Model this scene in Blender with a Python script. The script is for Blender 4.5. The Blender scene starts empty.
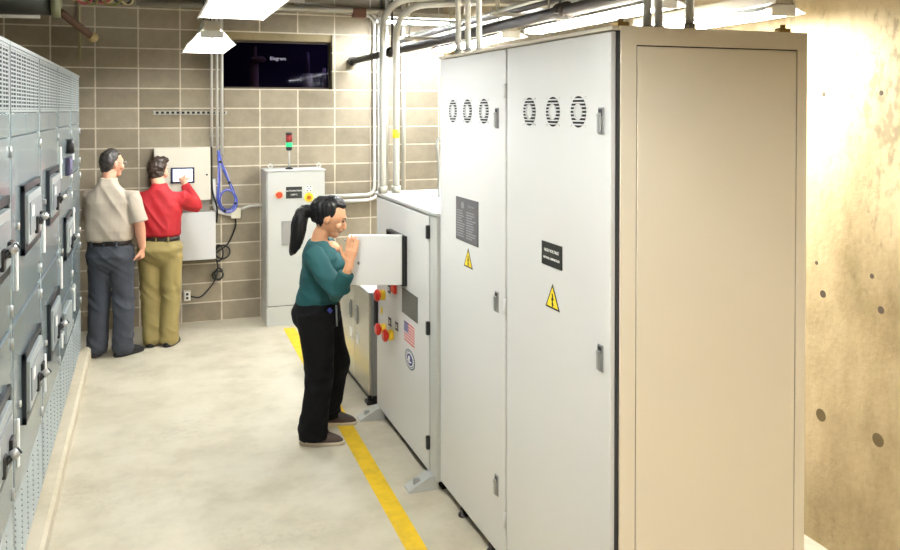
import bpy, bmesh, math, random
from mathutils import Vector, Matrix, noise
random.seed(7)
SC = bpy.context.scene
COL = SC.collection
PI = math.pi
V = Vector

# ------------------------------------------------------------------ helpers
def lin(c):
    return tuple(((x/255)/12.92 if x/255 <= .04045 else ((x/255+.055)/1.055)**2.4) for x in c) + (1,)

def mat(name, rgb, rough=.5, metal=0, var=0, vscale=4, bump=0, bscale=60, coat=0, emit=0, spec=.5, var2=None):
    m = bpy.data.materials.new(name); m.use_nodes = True
    nt = m.node_tree; b = nt.nodes['Principled BSDF']
    b.inputs['Roughness'].default_value = rough; b.inputs['Metallic'].default_value = metal
    b.inputs['Specular IOR Level'].default_value = spec
    if coat: b.inputs['Coat Weight'].default_value = coat
    c = lin(rgb)
    tc = nt.nodes.new('ShaderNodeTexCoord')
    if var:
        n = nt.nodes.new('ShaderNodeTexNoise'); n.inputs['Scale'].default_value = vscale; n.inputs['Detail'].default_value = 5
        nt.links.new(tc.outputs['Object'], n.inputs['Vector'])
        r = nt.nodes.new('ShaderNodeValToRGB')
        d = lin(var2) if var2 else tuple(x*(1-var) for x in c[:3])+(1,)
        r.color_ramp.elements[0].position = .3; r.color_ramp.elements[1].position = .7
        r.color_ramp.elements[0].color = d; r.color_ramp.elements[1].color = c
        nt.links.new(n.outputs['Fac'], r.inputs['Fac']); nt.links.new(r.outputs['Color'], b.inputs['Base Color'])
    else:
        b.inputs['Base Color'].default_value = c
    if bump:
        n2 = nt.nodes.new('ShaderNodeTexNoise'); n2.inputs['Scale'].default_value = bscale; n2.inputs['Detail'].default_value = 3
        nt.links.new(tc.outputs['Object'], n2.inputs['Vector'])
        bp = nt.nodes.new('ShaderNodeBump'); bp.inputs['Strength'].default_value = bump; bp.inputs['Distance'].default_value = .01
        nt.links.new(n2.outputs['Fac'], bp.inputs['Height']); nt.links.new(bp.outputs['Normal'], b.inputs['Normal'])
    if emit:
        b.inputs['Emission Color'].default_value = c; b.inputs['Emission Strength'].default_value = emit
    return m

def tag(o, label=None, cat=None, group=None, kind=None):
    if label: o['label'] = label
    if cat: o['category'] = cat
    if group: o['group'] = group
    if kind: o['kind'] = kind
    return o

def empty(name, loc, label, cat, group=None, rz=0):
    o = bpy.data.objects.new(name, None); COL.objects.link(o)
    o.location = loc; o.rotation_euler = (0, 0, rz); o.empty_display_size = .1
    return tag(o, label, cat, group)

class MB:
    """collects shapes (world or thing-local coordinates) into one mesh"""
    def __init__(s): s.bm = bmesh.new(); s.mi = 0
    def _fin(s, faces):
        for f in faces: f.material_index = s.mi
    def box(s, a, b, bev=0, M=None, seg=2):
        a, b = V(a), V(b); c = (a+b)/2; d = b-a
        t = bmesh.new(); bmesh.ops.create_cube(t, size=1)
        for v in t.verts: v.co = V((v.co.x*d.x, v.co.y*d.y, v.co.z*d.z))+c
        if bev:
            bmesh.ops.bevel(t, geom=t.edges[:], offset=min(bev, .45*min(abs(d.x), abs(d.y), abs(d.z))), segments=seg, affect='EDGES', profile=.5)
        s.merge(t, M); return s
    def merge(s, t, M=None):
        if M is not None: bmesh.ops.transform(t, matrix=M, verts=t.verts[:])
        bmesh.ops.recalc_face_normals(t, faces=t.faces[:])
        mp = {}
        for v in t.verts: mp[v] = s.bm.verts.new(v.co)
        for f in t.faces:
            try:
                g = s.bm.faces.new([mp[v] for v in f.verts]); g.material_index = s.mi; g.smooth = f.smooth
            except ValueError: pass
        t.free()
    def cyl(s, p0, p1, r, n=16, r1=None, smooth=True):
        p0, p1 = V(p0), V(p1); return s.tube([p0, p1], [r, r if r1 is None else r1], n, smooth)
    def tube(s, pts, r, n=10, smooth=True, closed=False):
        pts = [V(p) for p in pts]
        if isinstance(r, (int, float)): r = [r]*len(pts)
        t = bmesh.new(); rings = []; ref = None
        for i, p in enumerate(pts):
            if closed: d = pts[(i+1) % len(pts)]-pts[i-1]
            else: d = pts[min(i+1, len(pts)-1)]-pts[max(i-1, 0)]
            d.normalize()
            if ref is None:
                ref = V((0, 0, 1)) if abs(d.z) < .9 else V((1, 0, 0))
            u = (ref-d*ref.dot(d)).normalized(); ref = u; w = d.cross(u)
            ra, rb = r[i] if isinstance(r[i], tuple) else (r[i], r[i])
            rings.append([t.verts.new(p+u*(ra*math.cos(2*PI*k/n))+w*(rb*math.sin(2*PI*k/n))) for k in range(n)])
        m = len(rings)
        for i in range(m if closed else m-1):
            A, B = rings[i], rings[(i+1) % m]
            for k in range(n):
                f = t.faces.new((A[k], A[(k+1) % n], B[(k+1) % n], B[k])); f.smooth = smooth
        if not closed:
            t.faces.new(rings[0][::-1]); t.faces.new(rings[-1])
        s.merge(t); return s
    def prism(s, poly, d, M=None):
        """polygon (3-D points in order) extruded by vector d"""
        t = bmesh.new(); d = V(d)
        a = [t.verts.new(V(p)) for p in poly]; b = [t.verts.new(V(p)+d) for p in poly]
        t.faces.new(a[::-1]); t.faces.new(b)
        for i in range(len(a)):
            j = (i+1) % len(a); t.faces.new((a[i], a[j], b[j], b[i]))
        s.merge(t, M); return s
    def ball(s, c, r, M=None, seg=20, f=None):
        t = bmesh.new(); bmesh.ops.create_uvsphere(t, u_segments=seg, v_segments=seg*2//3, radius=1)
        r = (r, r, r) if isinstance(r, (int, float)) else r
        for v in t.verts:
            p = V((v.co.x*r[0], v.co.y*r[1], v.co.z*r[2]))
            if f: p = f(p)
            v.co = p+V(c)
        for fa in t.faces: fa.smooth = True
        s.merge(t, M); return s
    def ring(s, c, r0, r1, axis, d, n=28):
        """flat annulus around axis ('x' or 'y'), thickness d"""
        t = bmesh.new(); c = V(c)
        ax = V((1, 0, 0)) if axis == 'x' else V((0, 1, 0)); u = V((0, 1, 0)) if axis == 'x' else V((1, 0, 0)); w = V((0, 0, 1))
        L = []
        for rr, o in ((r0, 0), (r1, 0), (r1, 1), (r0, 1)):
            L.append([t.verts.new(c+ax*(d*o)+u*(rr*math.cos(2*PI*k/n))+w*(rr*math.sin(2*PI*k/n))) for k in range(n)])
        for i in range(4):
            A, B = L[i], L[(i+1) % 4]
            for k in range(n): t.faces.new((A[k], A[(k+1) % n], B[(k+1) % n], B[k]))
        s.merge(t); return s
    def rings(s, rs, n=28, ex=2.3):
        """closed loft of horizontal super-ellipse rings (cx, cy, cz, rx, ry)"""
        t = bmesh.new(); L = []
        for (x, y, z, a, b) in rs:
            row = []
            for k in range(n):
                th = 2*PI*k/n; c, q = math.cos(th), math.sin(th)
                row.append(t.verts.new((x+a*math.copysign(abs(c)**(2/ex), c), y+b*math.copysign(abs(q)**(2/ex), q), z)))
            L.append(row)
        for i in range(len(L)-1):
            for k in range(n):
                f = t.faces.new((L[i][k], L[i][(k+1) % n], L[i+1][(k+1) % n], L[i+1][k])); f.smooth = True
        t.faces.new(L[0][::-1]); t.faces.new(L[-1])
        s.merge(t); return s
    def text(s, txt, size, M, depth=.0006, align='CENTER'):
        cu = bpy.data.curves.new('t', 'FONT'); cu.body = txt; cu.size = size; cu.extrude = depth; cu.resolution_u = 2
        cu.align_x = align; cu.align_y = 'CENTER'
        o = bpy.data.objects.new('t', cu); COL.objects.link(o)
        dg = bpy.context.evaluated_depsgraph_get(); me = bpy.data.meshes.new_from_object(o.evaluated_get(dg))
        t = bmesh.new(); t.from_mesh(me); s.merge(t, M)
        bpy.data.objects.remove(o); bpy.data.curves.remove(cu); bpy.data.meshes.remove(me); return s
    def build(s, name, m, parent=None, **kw):
        me = bpy.data.meshes.new(name); s.bm.to_mesh(me); s.bm.free()
        for x in (m if isinstance(m, (list, tuple)) else [m]): me.materials.append(x)
        o = bpy.data.objects.new(name, me); COL.objects.link(o)
        if parent is not None: o.parent = parent
        return tag(o, **kw)
    def organic(s, name, m, parent, voxel=.008, smooth=4, disp=None, label=None):
        """union of the collected closed shapes as one continuous skin"""
        me = bpy.data.meshes.new('tmp'); s.bm.to_mesh(me); s.bm.free()
        o = bpy.data.objects.new('tmp', me); COL.objects.link(o)
        r = o.modifiers.new('r', 'REMESH'); r.mode = 'VOXEL'; r.voxel_size = voxel; r.adaptivity = 0
        k = o.modifiers.new('s', 'SMOOTH'); k.factor = .5; k.iterations = smooth
        dg = bpy.context.evaluated_depsgraph_get(); me2 = bpy.data.meshes.new_from_object(o.evaluated_get(dg))
        bpy.data.objects.remove(o); bpy.data.meshes.remove(me)
        if disp:
            ns = [v.normal.copy() for v in me2.vertices]
            for v, nn in zip(me2.vertices, ns): v.co = v.co+nn*disp(v.co)
        me2.polygons.foreach_set('use_smooth', [True]*len(me2.polygons))
        me2.name = name; me2.materials.clear(); me2.materials.append(m)
        o = bpy.data.objects.new(name, me2); COL.objects.link(o); o.parent = parent
        return tag(o, label)

def fillet(pts, rad, k=6):
    pts = [V(p) for p in pts]; out = [pts[0]]
    for i in range(1, len(pts)-1):
        a, b, c = pts[i-1], pts[i], pts[i+1]
        u = (a-b); w = (c-b); r = min(rad, u.length*.49, w.length*.49)
        p, q = b+u.normalized()*r, b+w.normalized()*r
        for j in range(k+1):
            t = j/k; out.append(p*(1-t)**2+b*2*t*(1-t)+q*t*t)
    return out+[pts[-1]]

def spline(pts, k=6):
    pts = [V(p) for p in pts]; P = [pts[0]]+pts+[pts[-1]]; out = []
    for i in range(1, len(P)-2):
        a, b, c, d = P[i-1:i+3]
        for j in range(k):
            t = j/k
            out.append(.5*((2*b)+(c-a)*t+(2*a-5*b+4*c-d)*t*t+(3*b-a-3*c+d)*t**3))
    return out+[pts[-1]]

def copy_tree(o, parent=None):
    c = o.copy(); COL.objects.link(c)
    if parent is not None: c.parent = parent
    for ch in list(o.children): copy_tree(ch, c)
    return c

# text orientation: MX = lettering on a plane that faces -X (read from the aisle); MY = on a plane facing -Y
def MX(x, y, z, tilt=0): return Matrix.Translation((x, y, z)) @ Matrix(((0, 0, -1, 0), (-1, 0, 0, 0), (0, 1, 0, 0), (0, 0, 0, 1))) @ Matrix.Rotation(tilt, 4, 'Z')
def MY(x, y, z): return Matrix.Translation((x, y, z)) @ Matrix(((1, 0, 0, 0), (0, 0, -1, 0), (0, 1, 0, 0), (0, 0, 0, 1)))

# ------------------------------------------------------------------ materials
white_paint = mat('white_paint', (214, 214, 212), .38, var=.03, vscale=1.5)
warm_lit_paint = mat('warm_lit_paint', (228, 220, 202), .45, var=.03, vscale=1.2)  # white cabinet paint with the side's warm light mixed into the colour
grey_paint = mat('grey_paint', (188, 190, 186), .42, var=.04, vscale=2)
gear_paint = mat('gear_paint', (116, 128, 132), .26, var=.06, vscale=2.5, coat=.2)
gear_light = mat('gear_light', (156, 164, 164), .3, var=.05, vscale=3)
low_paint = mat('low_paint', (172, 166, 150), .25, var=.05, vscale=2, coat=.3)
dark = mat('dark_void', (18, 18, 18), .8)
black = mat('black_plastic', (24, 24, 26), .4)
blackrub = mat('black_rubber', (20, 20, 20), .7)
steel = mat('steel', (190, 190, 188), .3, metal=.9)
galv = mat('galvanised', (176, 172, 160), .4, metal=.55, var=.12, vscale=12)
conduit_m = mat('conduit_metal', (212, 210, 202), .4, metal=.2, var=.08, vscale=9)
alum = mat('aluminium', (170, 172, 172), .35, metal=.8)
iron = mat('black_iron', (46, 38, 34), .6, var=.3, vscale=14)
red = mat('red_plastic', (214, 36, 22), .35)
yellow = mat('yellow_plastic', (245, 205, 40), .4)
sign_y = mat('sign_yellow', (250, 218, 40), .5)
white_ink = mat('white_ink', (240, 240, 236), .5)
label_black = mat('label_black', (28, 30, 24), .45)
label_grey = mat('label_grey', (92, 92, 96), .4, var=.12, vscale=30)
label_ink = mat('label_ink', (150, 150, 154), .5)
tube_glow = mat('tube_glow', (245, 248, 248), .5, emit=62)
strip_glow = mat('strip_glow', (245, 248, 250), .5, emit=80)
corner_glow = mat('corner_glow', (240, 247, 255), .5, emit=210)
warm_fill_tube = mat('warm_fill_tube', (255, 244, 226), .5, emit=105)  # warm glow for the added fill lights behind the camera
reflector = mat('reflector_white', (245, 244, 238), .35)
fix_grey = mat('fixture_grey', (186, 178, 160), .5)
screen_glow = mat('screen_glow', (226, 236, 255), .3, emit=1.3)
screen_bar = mat('screen_bar', (120, 160, 220), .3, emit=.6)
bezel = mat('navy_bezel', (26, 32, 60), .35)
blue_cable = mat('blue_cable', (60, 80, 170), .45)
lilac_cable = mat('lilac_cable', (150, 150, 205), .5)
green_glow = mat('green_lens', (30, 190, 110), .3, emit=.5)
red_lens = mat('red_lens', (120, 26, 24), .3)
skin_f = mat('skin_woman', (205, 150, 112), .5, var=.06, vscale=14)
skin_m = mat('skin_grey_man', (214, 156, 128), .5, var=.08, vscale=14)
skin_r = mat('skin_red_man', (226, 172, 142), .5, var=.06, vscale=14)
hair_b = mat('hair_black', (12, 10, 10), .5, var=.4, vscale=40, spec=.3)
hair_br = mat('hair_brown', (52, 34, 22), .45, var=.4, vscale=50)
hair_g = mat('hair_greying', (36, 30, 26), .5, var=.5, vscale=60, var2=(62, 56, 50))
teal = mat('teal_knit', (10, 74, 77), .8, var=.18, vscale=10, bump=.15, bscale=200)
pants_b = mat('black_trousers', (6, 6, 8), .85, spec=.2)
polo = mat('taupe_polo', (182, 170, 154), .85, var=.1, vscale=9, bump=.1, bscale=220)
shirt_red = mat('red_shirt', (176, 20, 32), .7, var=.2, vscale=8)
khaki = mat('khaki_cloth', (152, 136, 84), .8, var=.15, vscale=8)
denim = mat('dark_denim', (62, 66, 76), .85, var=.22, vscale=11, bump=.12, bscale=180)
shoe_br = mat('brown_leather', (70, 54, 46), .6, var=.35, vscale=20)
shoe_bk = mat('black_leather', (30, 28, 28), .5, var=.2, vscale=20)
sole_m = mat('pale_sole', (196, 184, 164), .7)
belt_m = mat('belt_leather', (36, 26, 22), .5)
eye_m = mat('eye_dark', (28, 20, 18), .3)
lip_m = mat('lip', (166, 92, 84), .5)

def concrete(name, c0, c1, c2, scale, rough=.7, spots=0.0, bump=.15, stretch=(1, 1, 1), spec=.4):
    m = bpy.data.materials.new(name); m.use_nodes = True; nt = m.node_tree; b = nt.nodes['Principled BSDF']
    b.inputs['Roughness'].default_value = rough; b.inputs['Specular IOR Level'].default_value = spec
    tc = nt.nodes.new('ShaderNodeTexCoord'); mp = nt.nodes.new('ShaderNodeMapping'); mp.inputs['Scale'].default_value = stretch
    nt.links.new(tc.outputs['Object'], mp.inputs['Vector'])
    n = nt.nodes.new('ShaderNodeTexNoise'); n.inputs['Scale'].default_value = scale; n.inputs['Detail'].default_value = 9; n.inputs['Roughness'].default_value = .65
    nt.links.new(mp.outputs['Vector'], n.inputs['Vector'])
    r = nt.nodes.new('ShaderNodeValToRGB'); e = r.color_ramp.elements
    e[0].position = .3; e[0].color = lin(c0); e[1].position = .72; e[1].color = lin(c2)
    k = e.new(.52); k.color = lin(c1)
    nt.links.new(n.outputs['Fac'], r.inputs['Fac']); out = r.outputs['Color']
    if spots:
        n3 = nt.nodes.new('ShaderNodeTexNoise'); n3.inputs['Scale'].default_value = 26; n3.inputs['Detail'].default_value = 4
        nt.links.new(mp.outputs['Vector'], n3.inputs['Vector'])
        n4 = nt.nodes.new('ShaderNodeTexNoise'); n4.inputs['Scale'].default_value = 1.3
        nt.links.new(mp.outputs['Vector'], n4.inputs['Vector'])
        mu = nt.nodes.new('ShaderNodeMath'); mu.operation = 'MULTIPLY'
        nt.links.new(n3.outputs['Fac'], mu.inputs[0]); nt.links.new(n4.outputs['Fac'], mu.inputs[1])
        rr = nt.nodes.new('ShaderNodeMapRange'); rr.inputs['From Min'].default_value = .33; rr.inputs['From Max'].default_value = .44
        rr.inputs['To Max'].default_value = spots
        nt.links.new(mu.outputs['Value'], rr.inputs['Value'])
        mx = nt.nodes.new('ShaderNodeMixRGB'); mx.inputs['Color2'].default_value = lin(tuple(x*.5 for x in c0))
        nt.links.new(rr.outputs['Result'], mx.inputs['Fac']); nt.links.new(out, mx.inputs['Color1']); out = mx.outputs['Color']
    nt.links.new(out, b.inputs['Base Color'])
    n2 = nt.nodes.new('ShaderNodeTexNoise'); n2.inputs['Scale'].default_value = 35; n2.inputs['Detail'].default_value = 6
    nt.links.new(tc.outputs['Object'], n2.inputs['Vector'])
    bp = nt.nodes.new('ShaderNodeBump'); bp.inputs['Strength'].default_value = bump; bp.inputs['Distance'].default_value = .01
    nt.links.new(n2.outputs['Fac'], bp.inputs['Height']); nt.links.new(bp.outputs['Normal'], b.inputs['Normal'])
    return m

floor_m = concrete('floor_concrete', (176, 167, 146), (198, 190, 170), (208, 201, 184), 2.2, .5, spots=.12, bump=.05)
wall_r_m = concrete('poured_concrete', (120, 104, 72), (164, 147, 114), (186, 169, 138), 1.9, .8, spots=.5, bump=.3, stretch=(1, 1, .55))
pad_m = concrete('pad_concrete', (182, 172, 148), (198, 188, 166), (208, 198, 178), 3, .8, bump=.2)
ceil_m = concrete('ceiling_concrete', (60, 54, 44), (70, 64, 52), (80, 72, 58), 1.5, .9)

def block_material():
    m = bpy.data.materials.new('concrete_block'); m.use_nodes = True; nt = m.node_tree; b = nt.nodes['Principled BSDF']
    b.inputs['Roughness'].default_value = .85; b.inputs['Specular IOR Level'].default_value = .25
    tc = nt.nodes.new('ShaderNodeTexCoord'); sp = nt.nodes.new('ShaderNodeSeparateXYZ'); cb = nt.nodes.new('ShaderNodeCombineXYZ')
    nt.links.new(tc.outputs['Object'], sp.inputs[0])
    ad = nt.nodes.new('ShaderNodeMath'); ad.operation = 'ADD'; ad.inputs[1].default_value = .405*10-.327
    nt.links.new(sp.outputs['X'], ad.inputs[0])
    nt.links.new(ad.outputs[0], cb.inputs['X']); nt.links.new(sp.outputs['Z'], cb.inputs['Y'])
    br = nt.nodes.new('ShaderNodeTexBrick'); br.offset = 0; br.squash = 1
    br.inputs['Scale'].default_value = 1; br.inputs['Brick Width'].default_value = .405; br.inputs['Row Height'].default_value = .2035
    br.inputs['Mortar Size'].default_value = .008; br.inputs['Mortar Smooth'].default_value = .25; br.inputs['Bias'].default_value = 0
    br.inputs['Color1'].default_value = lin((132, 122, 104)); br.inputs['Color2'].default_value = lin((156, 146, 127)); br.inputs['Mortar'].default_value = lin((206, 196, 176))
    nt.links.new(cb.outputs[0], br.inputs['Vector'])
    n = nt.nodes.new('ShaderNodeTexNoise'); n.inputs['Scale'].default_value = 7; n.inputs['Detail'].default_value = 9; n.inputs['Roughness'].default_value = .7
    nt.links.new(tc.outputs['Object'], n.inputs['Vector'])
    r = nt.nodes.new('ShaderNodeValToRGB'); r.color_ramp.elements[0].position = .25; r.color_ramp.elements[1].position = .75
    r.color_ramp.elements[0].color = (.78, .77, .75, 1); r.color_ramp.elements[1].color = (1.12, 1.11, 1.1, 1)
    nt.links.new(n.outputs['Fac'], r.inputs['Fac'])
    mx = nt.nodes.new('ShaderNodeMixRGB'); mx.blend_type = 'MULTIPLY'; mx.inputs['Fac'].default_value = 1
    nt.links.new(br.outputs['Color'], mx.inputs['Color1']); nt.links.new(r.outputs['Color'], mx.inputs['Color2'])
    nt.links.new(mx.outputs['Color'], b.inputs['Base Color'])
    n2 = nt.nodes.new('ShaderNodeTexNoise'); n2.inputs['Scale'].default_value = 90; n2.inputs['Detail'].default_value = 4
    nt.links.new(tc.outputs['Object'], n2.inputs['Vector'])
    sm = nt.nodes.new('ShaderNodeMath'); sm.operation = 'MULTIPLY_ADD'; sm.inputs[1].default_value = -.8
    nt.links.new(br.outputs['Fac'], sm.inputs[0]); nt.links.new(n2.outputs['Fac'], sm.inputs[2])
    bp = nt.nodes.new('ShaderNodeBump'); bp.inputs['Strength'].default_value = .35; bp.inputs['Distance'].default_value = .006
    nt.links.new(sm.outputs[0], bp.inputs['Height']); nt.links.new(bp.outputs['Normal'], b.inputs['Normal'])
    return m
block_m = block_material()

glass_m = bpy.data.materials.new('dark_glass'); glass_m.use_nodes = True
_b = glass_m.node_tree.nodes['Principled BSDF']
_b.inputs['Base Color'].default_value = (.35, .33, .42, 1); _b.inputs['Roughness'].default_value = .03
_b.inputs['Transmission Weight'].default_value = 1; _b.inputs['IOR'].default_value = 1.09

# ------------------------------------------------------------------ the setting
XL, XR, YB, YF, ZC = -1.7, 3.22, 9.02, -3.2, 3.9
S = dict(kind='structure')
MB().box((XL-.2, YF-.2, -.2), (XR+.2, YB+.25, 0)).build('floor', floor_m, **S)
MB().box((XL-.2, YF-.2, ZC), (XR+.2, YB+.25, ZC+.2)).build('ceiling', ceil_m, **S)
WX0, WX1, WZ0, WZ1 = .742, 1.92, 2.447, 3.045
w = MB()
w.box((XL-.2, YB, 0), (WX0, YB+.2, ZC)); w.box((WX1, YB, 0), (XR+.2, YB+.2, ZC))
w.box((WX0, YB, 0), (WX1, YB+.2, WZ0)); w.box((WX0, YB, WZ1), (WX1, YB+.2, ZC))
w.build('wall_back', block_m, **S)
wr = MB().box((XR, YF-.2, 0), (XR+.2, YB, ZC)).build('wall_right', wall_r_m, **S)
hole_m = mat('tie_hole_dark', (62, 50, 34), .9); patch_m = mat('tie_patch', (92, 78, 46), .9)
for (y, z, r, mm) in ((3.33, 1.437, .010, hole_m), (3.286, 1.286, .019, hole_m), (2.985, 1.434, .012, hole_m), (2.932, 1.285, .018, hole_m), (3.294, .665, .032, patch_m), (2.943, .669, .032, patch_m), (3.29, 2.3, .012, hole_m), (2.94, 2.3, .012, hole_m)):
    t = MB(); t.tube([(XR-.0015, y, z), (XR+.01, y, z)], r, 14); t.build('tie_hole', mm, wr)
MB().box((XL-.2, YF-.2, 0), (XL, YB, ZC)).build('wall_left', block_m, **S)
MB().box((XL, YF-.2, 0), (XR, YF, ZC)).build('wall_front', ceil_m, **S)
# opening in the block wall: lintel, sill, frame, dark glass and the dark space behind it
win = MB().box((WX0, YB+.03, WZ1-.075), (WX1, YB+.2, WZ1)).build('window_1', concrete('lintel', (120, 108, 78), (138, 124, 92), (150, 136, 102), 3, .8), **S)
f = MB(); fw = .022
for a, b in (((WX0, YB+.1, WZ0), (WX0+fw, YB+.15, WZ1-.075)), ((WX1-fw, YB+.1, WZ0), (WX1, YB+.15, WZ1-.075)), ((WX0, YB+.1, WZ0), (WX1, YB+.15, WZ0+fw)), ((WX0, YB+.1, WZ1-.097), (WX1, YB+.15, WZ1-.075))): f.box(a, b)
f.build('window_frame', mat('frame_brown', (70, 58, 44), .6), win)
MB().box((WX0+fw, YB+.12, WZ0+fw), (WX1-fw, YB+.126, WZ1-.097)).build('window_pane', glass_m, win)
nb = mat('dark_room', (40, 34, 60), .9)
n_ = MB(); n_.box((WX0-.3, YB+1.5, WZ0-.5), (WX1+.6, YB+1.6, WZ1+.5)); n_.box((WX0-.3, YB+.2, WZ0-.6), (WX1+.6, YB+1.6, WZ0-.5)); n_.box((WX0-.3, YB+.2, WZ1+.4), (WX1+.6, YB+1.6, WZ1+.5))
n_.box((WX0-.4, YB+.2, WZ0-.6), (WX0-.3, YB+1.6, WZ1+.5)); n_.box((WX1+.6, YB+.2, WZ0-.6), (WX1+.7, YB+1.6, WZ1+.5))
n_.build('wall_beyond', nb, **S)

# yellow floor line
ln = MB()
yb0, yb1 = 8.3, 3.0
pts_l = [(1.287+(yb0-8.2)*.009, yb0), (1.235, yb1)]
ln.prism([(1.29, 8.45, .0005), (1.405, 8.45, .0005), (1.29, 2.4, .0005), (1.19, 2.4, .0005)], (0, 0, .0015))
ln.build('floor_line', concrete('line_paint', (204, 168, 44), (230, 190, 34), (238, 200, 46), 7, .6, bump=.1), label='worn yellow safety line painted along the concrete floor', cat='floor marking')

# ------------------------------------------------------------------ switchgear on its pad
XS = -.56
pad = MB(); pad.prism([(XL+.02, 2.2, 0), (-.48, 2.2, 0), (-.48, 2.2, .085), (-.5, 2.2, .1), (XL+.02, 2.2, .1)], (0, 5.85, 0))
pad.build('concrete_pad', pad_m, label='long cream concrete pad with chamfered edge beneath the grey switchgear', cat='concrete pad')

def grille(y0, y1, z0, z1):
    g = MB(); g.mi = 1; g.box((XS-.012, y0, z0), (XS-.004, y1, z1)); g.mi = 0
    F, fr = XS-.001, .012
    g.box((XS-.006, y0, z0), (XS, y1, z0+fr)); g.box((XS-.006, y0, z1-fr), (XS, y1, z1))
    nc, nr = 6, 16
    for i in range(nc+1):
        y = y0+(y1-y0)*i/nc; hw = .012
        g.box((XS-.006, max(y0, y-hw), z0), (XS, min(y1, y+hw), z1))
        if i < nc:
            ym = y+(y1-y0)/nc*.5
            g.box((XS-.006, ym-.005, z0), (F-.0006, ym+.005, z1))
    for j in range(1, nr):
        z = z0+(z1-z0)*j/nr
        g.box((XS-.006, y0, z-.0036), (F, y1, z+.0036))
    return g

def breaker(parent, y0, y1, z0, z1, light=False):
    b = MB(); fw = .035; d = .02
    b.box((XS, y0, z0), (XS+d, y0+fw, z1), .003); b.box((XS, y1-fw, z0), (XS+d, y1, z1), .003)
    b.box((XS, y0, z0), (XS+d, y1, z0+fw), .003); b.box((XS, y0, z1-fw), (XS+d, y1, z1), .003)
    fr = b.build('breaker_frame', mat('breaker_bezel', (44, 50, 56), .35, metal=.4), parent)
    i = MB(); a, c, e, g = y0+.055, y1-.055, z0+.045, z1-.05
    i.box((XS, a, e), (XS+.03, c, g), .004); i.mi = 1
    i.box((XS+.03, a+.03, e+.04), (XS+.036, c-.03, g-.04), .002); i.mi = 2
    i.box((XS+.036, a+.07, g-.11), (XS+.039, a+.14, g-.06)); i.mi = 3
    i.box((XS+.036, c-.14, e+.05), (XS+.05, c-.07, g-.12), .003)
    i.build('breaker_body', [gear_light, mat('breaker_grey', (132, 138, 142), .35), white_ink, black], fr)
    h = MB(); yc, zc = (y0+y1)/2-.01, (z0+z1)/2-.02
    h.box((XS+.03, yc-.025, zc-.08), (XS+.046, yc+.03, zc+.005), .005); h.tube([(XS+.036, yc, zc-.03), (XS+.05, yc, zc-.015), (XS+.06, yc+.01, zc-.005)], .013, 10)
    h.mi = 1; h.tube([(XS+.058, yc+.01, zc-.006), (XS+.084, yc+.02, zc+.01)], [.02, .018], 12); h.mi = 0; h.tube([(XS+.084, yc+.02, zc+.01), (XS+.09, yc+.022, zc+.014)], .0145, 12)
    h.build('breaker_handle', [black, steel], fr)

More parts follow.
